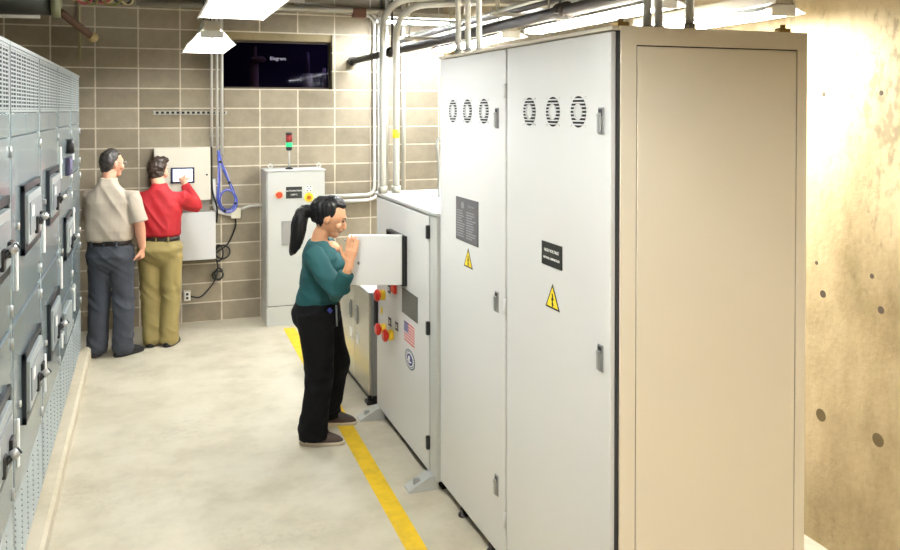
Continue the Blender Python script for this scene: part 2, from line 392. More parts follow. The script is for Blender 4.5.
def gear_section(y0, y1, label, kind):
    t = empty('switchgear_section', (0, 0, 0), label, 'electrical cabinet', 'grey switchgear sections')
    g = .006
    body = MB(); body.box((XL+.15, y0+.002, .1), (XS-.014, y1-.002, 2.512)); body.build('body', gear_paint, t)
    # corner posts and top rail: the frame the doors sit in
    fr = MB()
    fr.box((XS-.014, y0+.002, .1), (XS-.004, y0+.022, 2.52)); fr.box((XS-.014, y1-.022, .1), (XS-.004, y1-.002, 2.52))
    fr.box((XS-.04, y0+.002, 2.505), (XS+.004, y1-.002, 2.522)); fr.build('frame', gear_light, t)
    a, b = y0+.024, y1-.024
    grille(a, b, 2.21, 2.503).build('ventilation_grille', [gear_light, dark], t)
    m = (a+b)/2
    for u0, u1 in ((a, m-.003), (m+.003, b)): MB().box((XS-.014, u0, 2.104), (XS, u1, 2.205), .003).build('top_panel', gear_paint, t)
    bands = {'two': ((1.285, 2.098), (.485, 1.262)), 'three': ((1.63, 2.098), (.875, 1.615), (.485, .862)), 'plain': ((1.72, 2.098), (1.1, 1.71), (.485, 1.09))}[kind]
    for i, (z0, z1) in enumerate(bands):
        dr = MB().box((XS-.014, a, z0), (XS, b, z1), .004).build('door', gear_paint, t)
        for zz in (z0+.06, z1-.06): MB().cyl((XS+.003, b-.01, zz-.025), (XS+.003, b-.01, zz+.025), .008, 8).build('hinge', steel, dr)
        w_ = MB()
        if z1-z0 > .45:
            w_.box((XS, a+.07, z0+.12), (XS+.012, a+.095, z0+.34), .004)
        else: w_.box((XS, a+.07, z0+.1), (XS+.012, a+.095, z0+.2), .004)
        w_.build('glint_bar', white_ink, dr)  # upright white bar imitating a pale glint on the door
        q = MB().cyl((XS, a+.14, (z0+z1)/2), (XS+.012, a+.14, (z0+z1)/2), .016, 12).build('door_lock', steel, dr)
        if kind == 'two':
            if i == 0: breaker(dr, y0+.27, y1-.17, 1.535, 1.865)
            else: breaker(dr, y0+.27, y1-.17, .735, 1.07)
        elif kind == 'three':
            if i == 0:
                k = MB(); k.cyl((XS, y0+.62, 1.95), (XS+.05, y0+.62, 1.95), .055, 18); k.mi = 1; k.cyl((XS+.05, y0+.62, 1.95), (XS+.056, y0+.62, 1.95), .045, 18)
                k.build('meter', [black, mat('meter_glass', (70, 72, 78), .1)], dr)
                k = MB(); k.box((XS, y0+.5, 1.74), (XS+.03, y0+.74, 1.87), .006); k.mi = 1; k.box((XS+.03, y0+.54, 1.78), (XS+.032, y0+.7, 1.85)); k.build('display', [mat('display_case', (60, 58, 84), .4), mat('display_face', (120, 116, 150), .3)], dr)
            elif i == 1: breaker(dr, y0+.3, y1-.2, 1.15, 1.46)
            else:
                k = MB().box((XS, y0+.3, .56), (XS+.02, y0+.75, .78), .004).build('cover_plate', gear_light, dr)
    lv = MB(); lv.box((XS-.014, a, .11), (XS-.002, b, .475))
    ncol, nrow = 5, 13
    cw = (b-a)/ncol
    for c in range(ncol):
        for r in range(nrow):
            z = .135+r*.0255; yy = a+c*cw
            lv.prism([(XS-.002, yy+.02, z), (XS-.002, yy+.02, z+.014), (XS+.005, yy+.02, z+.002)], (0, cw-.04, 0))
    lv.build('louvred_vent', gear_light, t)
    return t

gear_section(3.0, 4.055, 'nearest grey switchgear section, cut off by the left edge of the photo', 'two')
gear_section(4.06, 5.115, 'grey switchgear section second from the camera with two black-handled breakers', 'two')
gear_section(5.12, 6.125, 'grey switchgear section third from the camera, between the two twin-breaker sections and meter section', 'two')
gear_section(6.13, 7.155, 'grey switchgear section with round black meter above a single breaker', 'three')
gear_section(7.16, 8.0, 'plain farthest grey switchgear section beside the man in the taupe polo', 'plain')

# ------------------------------------------------------------------ big two-door cabinet
BX, BY0, BY1, BXR, BT = 1.585, 2.60, 4.496, 2.459, 2.515
YM = 3.563
c = empty('tall_cabinet', (0, 0, 0), 'tall white two-door electrical cabinet with a warm-lit tint on its side, nearest on the right', 'electrical cabinet')
MB().box((BX+.045, BY0+.012, .08), (BXR-.005, BY1, BT-.02)).build('body', warm_lit_paint, c)
f = MB(); FX = BX+.025
f.box((FX, BY0, .08), (BX+.089, BY0+.014, BT+.01)); f.box((BXR-.049, BY0, .08), (BXR, BY0+.014, BT+.01)); f.box((BX+.089, BY0, 2.457), (BXR-.049, BY0+.014, BT+.01)); f.box((BX+.089, BY0, .08), (BXR-.049, BY0+.014, .16))
f.box((BX-.006, BY0+.014, BT-.004), (BXR, BY1+.004, BT+.011), .003)   # top sheet
f.box((FX+.001, BY0+.014, .08), (BX+.05, BY0+.045, BT-.004)); f.box((FX, YM-.02, .08), (BX+.05, YM+.02, BT-.004)); f.box((FX, BY1-.02, .08), (BX+.05, BY1, BT-.004)); f.box((FX+.002, BY0+.02, BT-.02), (BX+.05, BY1-.02, BT-.004))
f.build('frame', warm_lit_paint, c)
MB().box((BX+.085, BY0+.004, .155), (BXR-.045, BY0+.008, 2.46)).build('side_seam', mat('seam_shadow_gap', (40, 34, 26), .9), c)
MB().box((BX+.0935, BY0-.001, .164), (BXR-.0535, BY0+.006, 2.4525), .002).build('side_panel', warm_lit_paint, c)
MB().box((BX+.06, BY0+.04, .0), (BXR-.03, BY1-.03, .08)).build('plinth', dark, c)
for y in (2.75, 3.3, 3.8, 4.2):
    fe = MB(); fe.tube([(BX+.03, y, 0), (BX+.03, y, .011), (BX+.03, y, .012), (BX+.03, y, .08)], [.028, .028, .016, .016], 12); fe.build('levelling_foot', iron, c)
gs = MB(); gs.box((BX+.0205, BY0+.008, .08), (BX+.0248, BY0+.04, BT-.006)); gs.build('door_seal', black, c)
brass = mat('brass_lug', (170, 140, 80), .4, metal=.6)
for (x, y) in ((BX+.06, BY0+.06), (BXR-.07, BY0+.06), (BX+.06, BY1-.06)):
    lug = MB(); lug.box((x-.025, y-.02, BT+.01), (x+.025, y+.02, BT+.03), .004); lug.cyl((x, y, BT+.025), (x, y, BT+.045), .012, 10); lug.build('lifting_lug', brass, c)

def vent(parent, y, z):
    v = MB(); R = .064; r0 = .029
    v.mi = 1; v.ring((BX-.0015, y, z), r0, R-.002, 'x', .001); v.mi = 0
    v.ring((BX-.005, y, z), r0-.002, r0+.003, 'x', .004)
    k = 9
    for i in range(k+1):
        zz = -R+2*R*i/k
        if abs(zz) >= R-.003: continue
        e = math.sqrt(R*R-zz*zz)
        segs = [(-e, e)]
        if abs(zz) < r0:
            q = math.sqrt(r0*r0-zz*zz); segs = [(-e, -q), (q, e)]
        for a, b in segs: v.box((BX-.005, y+a, z+zz-.0028), (BX-.001, y+b, z+zz+.0028))
    for sy in (-1, 1):
        for sz in (-1, 1):
            v.tube([(BX-.003, y+sy*.056, z+sz*.056), (BX, y+sy*.056, z+sz*.056)], .004, 8)
    v.build('vent_grille', [white_paint, dark], parent)
def latch(parent, x, y, z, n=(-1, 0)):
    l = MB(); l.box((x-.006, y-.019, z-.05), (x, y+.019, z+.05), .003); l.mi = 1
    l.box((x-.008, y-.012, z+.018), (x-.005, y+.012, z+.044)); l.mi = 2
    l.box((x-.016, y-.012, z-.044), (x-.006, y+.012, z+.03), .004); l.cyl((x-.018, y, z+.02), (x-.006, y, z+.02), .008, 10)
    l.build('latch', [mat('latch_plate', (150, 152, 154), .4, metal=.5), black, alum], parent)
def warning(parent, x, y, z, h):
    s = MB(); hb = h*.62
    s.mi = 1; s.prism([(x-.001, y+hb, z-h/2), (x-.001, y-hb, z-h/2), (x-.001, y, z+h/2)], (.001, 0, 0)); s.mi = 0
    k = .78; zc = z-h/6
    s.prism([(x-.002, y+hb*k, zc-h/3*k), (x-.002, y-hb*k, zc-h/3*k), (x-.002, y, zc+2*h/3*k)], (.001, 0, 0)); s.mi = 1
    bolt = [(.004, .026), (.012, -.002), (.003, .0), (.008, -.02), (.012, -.018), (0, -.034), (-.004, -.014), (0, -.017), (-.007, .006), (.0, .005), (-.004, .026)]
    sc = h/.105
    s.prism([(x-.003, y-p*sc*1.2, zc+q*sc+.004) for p, q in bolt], (.001, 0, 0))
    s.build('warning_sign', [sign_y, label_black], parent)

D = 'tall cabinet'
d1 = MB().box((BX, YM+.01, .075), (BX+.022, BY1-.002, BT-.008), .004).build('door', white_paint, c)
d2 = MB().box((BX, BY0+.03, .075), (BX+.022, YM-.01, BT-.008), .004).build('door', white_paint, c)
for y in (4.283, 4.063, 3.836): vent(d1, y, 2.214)
for y in (3.311, 3.086, 2.869): vent(d2, y, 2.213)
for z in (2.181, 1.294, .402): latch(d1, BX, 3.667, z)
for z in (2.180, 1.296, .402): latch(d2, BX, 2.693, z)
for z in (1.295, 2.31, .28):
    MB().cyl((BX-.006, YM, z-.035), (BX-.006, YM, z+.035), .008, 10).build('hinge', white_paint, d1)
s = MB(); s.box((BX-.004, 3.908, 1.52), (BX, 4.227, 1.752)); s.mi = 1
s.ring((BX-.0055, 4.125, 1.712), .0, .018, 'x', .0015); s.mi = 2; s.text('i', .03, MX(BX-.0058, 4.125, 1.712)); s.mi = 1
rr = random.Random(3)
s.text('Drive control', .016, MX(BX-.0045, 4.0, 1.715)); s.mi = 1
for k in range(11):
    z = 1.68-k*.0135
    s.mi = 1
    for a, b in ((4.21, 4.21-rr.uniform(.07, .12)), (4.07, 4.07-rr.uniform(.08, .14))):
        s.box((BX-.0048, b, z-.0028), (BX-.004, a, z+.0028))
s.build('nameplate', [label_grey, label_ink, label_black], d1, label='grey metal nameplate crowded with fine lettering')
s = MB(); s.box((BX-.004, 3.0, 1.566), (BX, 3.181, 1.664)); s.mi = 1
s.text('HIGH VOLTAGE', .0185, MX(BX-.0045, 3.09, 1.63)); s.text('MOTOR CONTROLLER', .0142, MX(BX-.0045, 3.09, 1.598))
s.build('nameplate', [label_black, white_ink], d2, label='black nameplate with two lines of white lettering')
warning(d1, BX, 4.05, 1.442, .103); warning(d2, BX, 3.085, 1.443, .105)

# ------------------------------------------------------------------ white drive cabinet with the open hatch
MXF, MY0, MY1, MT, MXR = 1.562, 4.505, 5.83, 1.628, 2.25
c = empty('drive_cabinet', (0, 0, 0), 'chest-high white control cabinet with emergency stops, flag sticker and an open hatch', 'electrical cabinet')
MB().box((MXF+.03, MY0+.01, .08), (MXR, MY1, MT-.02)).build('body', white_paint, c)
f = MB(); f.box((MXF+.004, MY0, .06), (MXF+.05, MY0+.12, MT-.018), .004); f.box((MXF+.004, MY1-.02, .08), (MXF+.05, MY1, MT-.018), .004); f.box((MXF-.012, MY0-.004, MT-.022), (MXR+.01, MY1+.008, MT), .006)
f.build('frame', grey_paint, c)
MB().box((MXF+.05, MY0+.03, 0), (MXR-.03, MY1-.03, .08)).build('plinth', dark, c)
e = MB(); sl = e
for i in range(4):
    z = 1.565-i*.028; sl.box((MXF+.052, MY0-.001, z), (MXF+.3, MY0+.006, z+.012))
e.build('side_vent', mat('vent_slot', (60, 62, 64), .6), c)
d = MB().box((MXF, MY0+.13, .075), (MXF+.022, MY1-.022, MT-.035), .004).build('door', white_paint, c)
g = MB().box((MXF+.006, MY0+.118, .08), (MXF+.02, MY0+.132, MT-.04)).build('door_seal', mat('seal_grey', (96, 96, 96), .7), d)
for z in (1.5, .93, .25):
    MB().box((MXF-.02, MY0+.108, z-.04), (MXF+.004, MY0+.135, z+.04), .006).build('hinge', black, d)
# hatch opening with black rim, hatch swung out
HY0, HY1, HZ0, HZ1 = 5.07, 5.44, 1.09, 1.41
r = MB()
for a, b in (((MXF-.035, HY0, HZ0), (MXF, HY0+.012, HZ1)), ((MXF-.035, HY1-.012, HZ0), (MXF, HY1, HZ1)), ((MXF-.035, HY0, HZ0), (MXF, HY1, HZ0+.012)), ((MXF-.035, HY0, HZ1-.012), (MXF, HY1, HZ1))): r.box(a, b)
r.build('hatch_rim', black, d)
MB().box((MXF-.004, HY0+.012, HZ0+.012), (MXF-.001, HY1-.012, HZ1-.012)).build('hatch_opening', mat('hatch_inside', (96, 98, 98), .6), d)
HA = Matrix.Translation((MXF-.022, HY0-.01, 0)) @ Matrix.Rotation(math.atan2(-.343, .939), 4, 'Z')    # local -x = hatch width, local -y = towards the camera
h = MB(); h.box((-.356, -.012, HZ0+.012), (-.014, .03, HZ1+.012), .005, HA); hp = h.build('hatch', white_paint, d)
h = MB(); h.box((-.012, -.006, HZ0+.006), (.002, .03, HZ1+.006), 0, HA); h.build('hatch_hinge', black, hp)
h = MB(); h.merge((lambda t: (bmesh.ops.create_cone(t, cap_ends=True, segments=14, radius1=.011, radius2=.011, depth=.01), t)[1])(bmesh.new()), HA @ Matrix.Translation((-.29, -.014, HZ0+.155)) @ Matrix.Rotation(PI/2, 4, 'X'))
h.mi = 1; h.box((-.2925, -.021, HZ0+.146), (-.2875, -.0185, HZ0+.164), 0, HA); h.build('hatch_lock', [alum, black], hp)
h = MB(); h.box((-.372, .03, HZ1-.04), (-.29, .06, HZ1-.012), .005, HA); h.mi = 1; h.box((-.39, .036, HZ1-.034), (-.36, .054, HZ1-.02), .004, HA); h.build('hatch_catch', [black, alum], hp)

def estop(y, z, k=1):
    e = MB(); e.mi = 1; e.cyl((MXF, y, z), (MXF-.028, y, z), .036*k, 20); e.mi = 0
    e.tube([(MXF-.028, y, z), (MXF-.05, y, z)], .018*k, 14)
    e.tube([(MXF-.036, y, z), (MXF-.044, y, z), (MXF-.058, y, z), (MXF-.068, y, z)], [.03*k, .042*k, .042*k, .03*k], 20)
    e.build('stop_button', [red, yellow], d)
estop(5.615, .921); estop(5.60, .685); estop(5.41, .69)
s = MB(); s.box((MXF-.02, 5.30, .99), (MXF, 5.39, 1.05), .004); s.build('indicator', red, d)
for (y, z) in ((5.485, .988), (5.47, .765), (5.30, .775)):
    s = MB(); s.box((MXF-.003, y-.032, z-.028), (MXF, y+.032, z+.028)); s.mi = 1
    s.box((MXF-.004, y-.02, z+.004), (MXF-.003, y+.02, z+.01)); s.box((MXF-.004, y-.024, z-.01), (MXF-.003, y+.024, z-.004)); s.build('button_label', [mat('label_navy', (40, 46, 60), .5), white_ink], d)
s = MB(); s.box((MXF-.03, 5.775, .655), (MXF, 5.808, .85), .006); s.build('door_handle', black, d)
s = MB(); s.box((MXF-.003, 5.66, .77), (MXF, 5.70, .82)); s.build('caution_label', sign_y, d)
s = MB(); s.box((MXF-.006, 4.845, .905), (MXF, 5.165, 1.065)); s.build('dark_panel', mat('panel_grey', (96, 96, 92), .25, var=.15, vscale=6), d)
# flag sticker
fl = MB(); y0, y1, z0, z1 = 5.125, 4.905, .735, .86
fl.mi = 1; fl.box((MXF-.002, y1, z0), (MXF, y0, z1)); fl.mi = 0
for i in range(7):
    hh = (z1-z0)/13; fl.box((MXF-.003, y1, z1-hh*(2*i+1)), (MXF-.002, y0, z1-hh*2*i))
fl.mi = 2; fl.box((MXF-.004, y0-.09, z1-(z1-z0)*7/13), (MXF-.003, y0, z1)); fl.mi = 1
for i in range(4):
    for j in range(5): fl.box((MXF-.005, y0-.012-j*.017-.005, z1-.012-i*.015-.005), (MXF-.004, y0-.012-j*.017, z1-.012-i*.015))
fl.build('flag_sticker', [mat('flag_red', (190, 24, 30), .5), white_ink, mat('flag_blue', (42, 54, 120), .5)], d)
em = MB(); ey, ez = 5.0, .637; R = .066
def disc(m, x, r, dep, yscale=2.0):
    m.prism([(x, ey+r*yscale*.85*math.cos(2*PI*k/32), ez+r*math.sin(2*PI*k/32)) for k in range(32)], (dep, 0, 0))
em.mi = 0; disc(em, MXF-.002, R, .002); em.mi = 1; disc(em, MXF-.003, R*.97, .001); em.mi = 0; disc(em, MXF-.004, R*.66, .001); em.mi = 2; disc(em, MXF-.005, R*.56, .001); em.mi = 0
for k in range(26):
    th = 2*PI*k/26; em.box((MXF-.0045, ey+R*.78*1.7*math.cos(th)-.0035, ez+R*.78*math.sin(th)-.003), (MXF-.003, ey+R*.78*1.7*math.cos(th)+.0035, ez+R*.78*math.sin(th)+.003))
em.tube(spline([(MXF-.006, ey+.03, ez-.012), (MXF-.006, ey+.012, ez+.018), (MXF-.006, ey-.004, ez+.012), (MXF-.006, ey+.006, ez-.016), (MXF-.006, ey-.034, ez-.01)], 4), .005, 6)
em.build('emblem', [white_ink, mat('emblem_slate', (96, 104, 122), .5), mat('emblem_blue', (44, 54, 120), .5)], d, label='round slate-blue seal with white ring and script')
for y in (4.545, 5.72):
    t = MB(); yy = y
    t.prism([(MXF+.03, yy, 0), (MXF-.15, yy, 0), (MXF-.15, yy, .012), (MXF-.03, yy, .075), (MXF+.03, yy, .085)], (0, .1, 0))
    t.mi = 1; t.box((MXF-.11, yy+.03, .03), (MXF-.07, yy+.06, .062), .004); t.build('anchor_foot', [grey_paint, alum], c)
lb = MB(); lb.ring((MXF+.2, MY0+.15, MT+.05), .022, .034, 'y', .014, 18); lb.box((MXF+.17, MY0+.14, MT), (MXF+.23, MY0+.17, MT+.02), .004)
lb.build('lifting_eye', grey_paint, c)
hk = MB(); hk.tube(spline([(1.86, 5.3, MT), (1.86, 5.3, 1.8), (1.85, 5.29, 1.93), (1.845, 5.3, 2.0), (1.875, 5.3, 2.04), (1.905, 5.3, 2.02)], 5), [.009]*26, 8)
hk.build('wire_hook', alum, label='thin bent metal rod standing on top of the white cabinet with the hatch', cat='metal rod')

# grey low cabinet behind the woman
GX, GY0, GY1, GT = 1.55, 6.0, 6.95, .858
c = empty('low_cabinet', (0, 0, 0), 'low grey floor cabinet with polished doors behind the woman', 'cabinet')
MB().box((GX+.024, GY0, .075), (GX+.6, GY1, GT-.015)).build('body', mat('low_side', (138, 138, 134), .45, var=.05), c)
MB().box((GX-.004, GY0-.006, GT-.015), (GX+.61, GY1+.006, GT), .005).build('worktop', grey_paint, c)
MB().box((GX+.022, GY0+.01, GT-.04), (GX+.03, GY1-.01, GT-.015)).build('seal', black, c)
ym = (GY0+GY1)/2
for a, b, hy in ((GY0+.006, ym-.004, GY0+.36), (ym+.004, GY1-.006, ym+.1)):
    dd = MB().box((GX, a, .08), (GX+.024, b, GT-.022), .004).build('door', low_paint, c)
    q = MB(); q.box((GX-.012, hy-.03, .54), (GX, hy+.03, .68), .01); q.mi = 1; q.box((GX-.018, hy-.012, .56), (GX-.01, hy+.012, .66), .006); q.build('door_handle', [steel, alum], dd)
    q = MB().box((GX-.002, hy-.04, .38), (GX, hy+.04, .46)).build('label_plate', white_ink, dd)
MB().box((GX+.04, GY0+.02, 0), (GX+.58, GY1-.02, .076)).build('plinth', black, c)
for y in (GY0+.06, GY1-.06):
    q = MB(); q.box((GX-.01, y-.04, 0), (GX+.05, y+.04, .03), .006); q.cyl((GX+.02, y, .025), (GX+.02, y, .08), .014, 10); q.build('foot', black, c)

# ------------------------------------------------------------------ control cabinet by the block wall
CX0, CX1, CY0, CY1, CT = 1.145, 1.75, 8.58, 8.98, 1.602
c = empty('control_cabinet', (0, 0, 0), 'white upright control cabinet against the block wall with red and yellow knobs', 'electrical cabinet')
MB().box((CX0, CY0+.025, .2), (CX1, CY1, CT-.01), .004).build('body', grey_paint, c)
MB().box((CX0-.008, CY0-.004, CT-.012), (CX1+.008, CY1, CT), .004).build('top', white_paint, c)
d = MB().box((CX0+.01, CY0, .205), (CX1-.01, CY0+.024, CT-.02), .004).build('door', grey_paint, c)
MB().box((CX0-.006, CY0-.004, 0), (CX1+.006, CY1, .2), .004).build('plinth', grey_paint, c)
MB().box((CX0+.01, CY0-.002, .194), (CX1-.01, CY0+.02, .204)).build('plinth_gap', dark, c)
e = MB()
for i in range(22): e.box((CX0-.004, CY0+.03, .3+i*.055), (CX0, CY0+.04, .325+i*.055))
e.build('side_slot', alum, c)
for x in (CX0+.05, CX1-.05):
    e = MB(); e.ring((x, CY0+.08, CT+.04), .015, .026, 'y', .01, 16); e.cyl((x, CY0+.085, CT), (x, CY0+.085, CT+.02), .01, 8); e.build('lifting_eye', grey_paint, c)
e = MB(); e.mi = 1; e.ring((1.27, CY0-.012, 1.35), 0, .042, 'y', .012); e.mi = 0; e.tube([(1.27, CY0-.012, 1.35), (1.27, CY0-.03, 1.35), (1.27, CY0-.045, 1.35)], [.024, .034, .028], 18); e.build('stop_button', [mat('red_orange', (200, 60, 20), .4), mat('pale_collar', (240, 190, 150), .5)], d)
e = MB(); e.box((1.341, CY0-.004, 1.308), (1.506, CY0, 1.428)); e.mi = 1; e.text('AUTOMATION', .024, MY(1.4235, CY0-.0046, 1.386)); e.text('UNIT-2', .022, MY(1.4235, CY0-.0046, 1.346)); e.build('nameplate', [label_black, white_ink], d)
e = MB(); e.ring((1.575, CY0-.014, 1.315), 0, .047, 'y', .014); e.mi = 1; e.tube([(1.575, CY0-.014, 1.312), (1.575, CY0-.04, 1.312)], .022, 14); e.build('rotary_switch', [yellow, mat('amber_knob', (180, 100, 20), .4)], d)
e = MB(); e.mi = 1; e.box((1.545, CY0-.002, 1.375), (1.61, CY0, 1.435)); e.mi = 0
for (x, z) in ((1.553, 1.418), (1.59, 1.418), (1.571, 1.4), (1.553, 1.379), (1.59, 1.379)): e.box((x, CY0-.003, z), (x+.014, CY0-.002, z+.014))
e.build('switch_label', [label_black, white_ink], d)
e = MB(); e.box((1.296, CY0-.008, .828), (1.43, CY0, 1.08), .002); e.mi = 1; e.cyl((1.4, CY0-.016, 1.05), (1.4, CY0-.008, 1.05), .01, 10); e.build('access_plate', [mat('plate_grey', (150, 150, 148), .4, metal=.3), alum], d)
sx, sy = 1.394, CY0+.12
c2 = empty('stack_light', (sx, sy, CT), 'red and green stack light on a thin pole above the control cabinet', 'signal light')
MB().tube([(0, 0, 0), (0, 0, .012), (0, 0, .02)], [.04, .04, .012], 18).build('base', black, c2)
MB().cyl((0, 0, .015), (0, 0, .2), .009, 12).build('pole', steel, c2)
MB().tube([(0, 0, .195), (0, 0, .2), (0, 0, .235)], [.02, .03, .034], 18).build('socket', black, c2)
MB().cyl((0, 0, .235), (0, 0, .28), .034, 20).build('green_lens', green_glow, c2)
MB().cyl((0, 0, .28), (0, 0, .36), .034, 20).build('red_lens', red_lens, c2)
MB().tube([(0, 0, .36), (0, 0, .378), (0, 0, .384)], [.035, .035, .026], 20).build('cap', black, c2)

# ------------------------------------------------------------------ touch-screen box, lower box, cables on the block wall
HY = 8.80
c = empty('touch_panel_box', (0, 0, 0), 'cream wall box with a lit touch screen that the man in red taps', 'control box')
MB().box((.07, HY+.012, 1.305), (.605, YB-.001, 1.832), .004).build('body', grey_paint, c)
dd = MB().box((.066, HY, 1.3), (.609, HY+.012, 1.838), .004).build('door', mat('box_beige', (206, 202, 188), .45), c)
e = MB(); e.box((.222, HY-.012, 1.478), (.452, HY, 1.64), .006); sc_ = e.build('touch_screen', bezel, dd)
e = MB(); e.box((.245, HY-.0145, 1.498), (.432, HY-.0115, 1.622)); e.mi = 1; e.box((.25, HY-.0155, 1.502), (.30, HY-.0145, 1.512)); e.box((.26, HY-.0155, 1.6), (.33, HY-.0145, 1.612)); e.build('display', [screen_glow, screen_bar], sc_)
MB().cyl((.573, HY-.012, 1.56), (.573, HY, 1.56), .01, 12).build('door_lock', black, dd)
e = MB(); e.box((.30, 8.9, 1.17), (.605, YB-.001, 1.304)); e.build('wireway', mat('wireway_grey', (150, 146, 136), .5), label='short grey wireway joining the touch panel box to the box below', cat='wireway')
e = empty('junction_cabinet', (0, 0, 0), 'pale wall box below the touch screen box', 'control box')
MB().box((.2, 8.83, .69), (.655, YB-.001, 1.168), .005).build('body', grey_paint, e)
MB().box((.196, 8.818, .686), (.659, 8.832, 1.172), .005).build('cover', white_paint, e)
# slotted strut on the wall
e = MB(); x0, x1, z = .06, .775, 2.193
e.box((x0, YB-.04, z-.02), (x1, YB-.001, z-.016)); e.box((x0, YB-.04, z+.016), (x1, YB-.001, z+.02)); e.box((x0, YB-.004, z-.02), (x1, YB-.001, z+.02))
e.mi = 1; e.box((x0, YB-.036, z-.012), (x1, YB-.03, z+.012)); e.mi = 0
for i in range(15): e.box((x0+.004+i*.0505, YB-.042, z-.017), (x0+.026+i*.0505, YB-.032, z+.017))
e.build('strut_channel', [galv, dark], label='short slotted metal strut channel fixed across the block wall', cat='strut')
# three vertical conduits with straps
for x, r, lab in ((.635, .013, 'left of the three thin conduits rising beside the wall opening'), (.69, .013, 'middle of the three thin conduits rising beside the wall opening'), (.738, .017, 'right of the three thin conduits, touching the wall opening edge')):
    e = MB(); e.cyl((x, YB-.06, 1.84 if x < .64 else 1.75), (x, YB-.06, ZC), r, 12)
    o = e.build('wall_conduit', conduit_m); tag(o, lab, 'conduit', 'thin wall conduits')
    for zz in (1.95, 2.2, 3.2):
        q = MB(); q.box((x-.022, YB-.062, zz-.01), (x+.022, YB-.04, zz+.01), .003); q.build('strap', galv, o)
# blue coil
b = MB(); lp = []
for k in range(7):
    o = random.Random(k); j = lambda s=.012: o.uniform(-s, s)
    lp = spline([(.70+j(), YB-.07+j(), 1.80), (.705+j(), YB-.075+j(), 1.55), (.70+j(), YB-.08+j(), 1.28+j()), (.75+j(), YB-.08, 1.16+j()), (.85+j(), YB-.08, 1.17+j()), (.88+j(), YB-.08, 1.27+j()), (.83+j(), YB-.075, 1.42+j()), (.76+j(), YB-.07, 1.58+j()), (.72+j(), YB-.07, 1.68+j()), (.70+j(), YB-.065, 1.78)], 5)
    b.mi = k % 3 == 2; b.tube(lp, .0065, 6)
for k in range(3):
    b.mi = k == 1
    b.tube([(.79+.075*(1+k*.06)*math.cos(t*PI/10), YB-.085+k*.008, 1.28+.1*(1+k*.06)*math.sin(t*PI/10)) for t in range(20)], .006, 6, closed=True)
coil = b.build('cable_coil', [blue_cable, lilac_cable], label='loop of blue network cable hanging beside the touch panel box', cat='cable')
for p in ((.72, 1.68), (.81, 1.46), (.87, 1.24), (.76, 1.165)): MB().ball((p[0], YB-.08, p[1]), (.018, .022, .014), seg=10).build('cable_tie', black, coil)
# junction box + conduit to the control cabinet
e = empty('junction_box', (0, 0, 0), 'small beige junction box below the blue cable loop', 'junction box')
MB().box((.832, YB-.07, 1.085), (.918, YB-.001, 1.185), .006).build('body', mat('jb_beige', (206, 200, 176), .5), e)
q = MB(); q.box((.826, YB-.078, 1.08), (.924, YB-.07, 1.19), .004)
for (x, z) in ((.836, 1.09), (.914, 1.18)): q.cyl((x, YB-.082, z), (x, YB-.078, z), .005, 8)
q.build('cover', mat('jb_cover', (214, 208, 184), .5), e)
e = MB(); e.tube(fillet([(.92, YB-.04, 1.165), (1.0, YB-.04, 1.2), (1.145, YB-.04, 1.205)], .05), .013, 10)
e.build('flexible_conduit', conduit_m, label='short conduit running from the beige junction box to the control cabinet', cat='conduit')
e = MB(); e.tube(fillet([(.655, YB-.05, 1.5), (.655, YB-.05, 1.16), (.83, YB-.05, 1.12)], .12), .02, 10)
e.build('elbow_conduit', conduit_m, label='curved pale conduit sweeping under the blue loop into the junction box', cat='conduit')
e = MB()
e.tube(spline([(.625, YB-.10, 1.84), (.628, YB-.12, 1.7), (.632, YB-.12, 1.4), (.68, YB-.12, 1.2), (.675, YB-.10, 1.05)], 6), .009, 8)
e.build('black_cable', blackrub, label='black cable dropping between the touch panel box and the blue loop', cat='cable')
e = MB()
e.tube(spline([(.875, YB-.04, 1.085), (.87, YB-.04, .98), (.8, YB-.04, .82), (.70, YB-.04, .74), (.662, YB-.04, .7), (.69, YB-.05, .58), (.66, YB-.05, .44), (.58, YB-.05, .33), (.5, YB-.05, .27), (.4, YB-.03, .29)], 6), .008, 8)
for (cx_, cz_, r1, r2) in ((.74, .73, .075, .07), (.70, .72, .045, .085), (.7, .5, .04, .06), (.69, .49, .055, .045)):
    e.tube([(cx_+r1*math.cos(t*PI/10), YB-.05, cz_+r2*math.sin(t*PI/10)) for t in range(20)], .008, 6, closed=True)
e.build('power_cord', blackrub, label='black power cord looping below the wall boxes to the outlet', cat='cable')
e = empty('wall_outlet', (0, 0, 0), 'beige wall outlet near the floor behind the man in red', 'outlet')
MB().box((.348, YB-.05, .24), (.418, YB-.001, .345), .005).build('box', mat('outlet_beige', (214, 204, 186), .5), e)
q = MB(); q.box((.356, YB-.054, .25), (.41, YB-.05, .335), .003); q.mi = 1
for zz in (.272, .312): q.box((.37, YB-.056, zz-.013), (.396, YB-.054, zz+.013), .002)
q.build('faceplate', [white_ink, mat('socket_brown', (70, 58, 48), .5)], e)

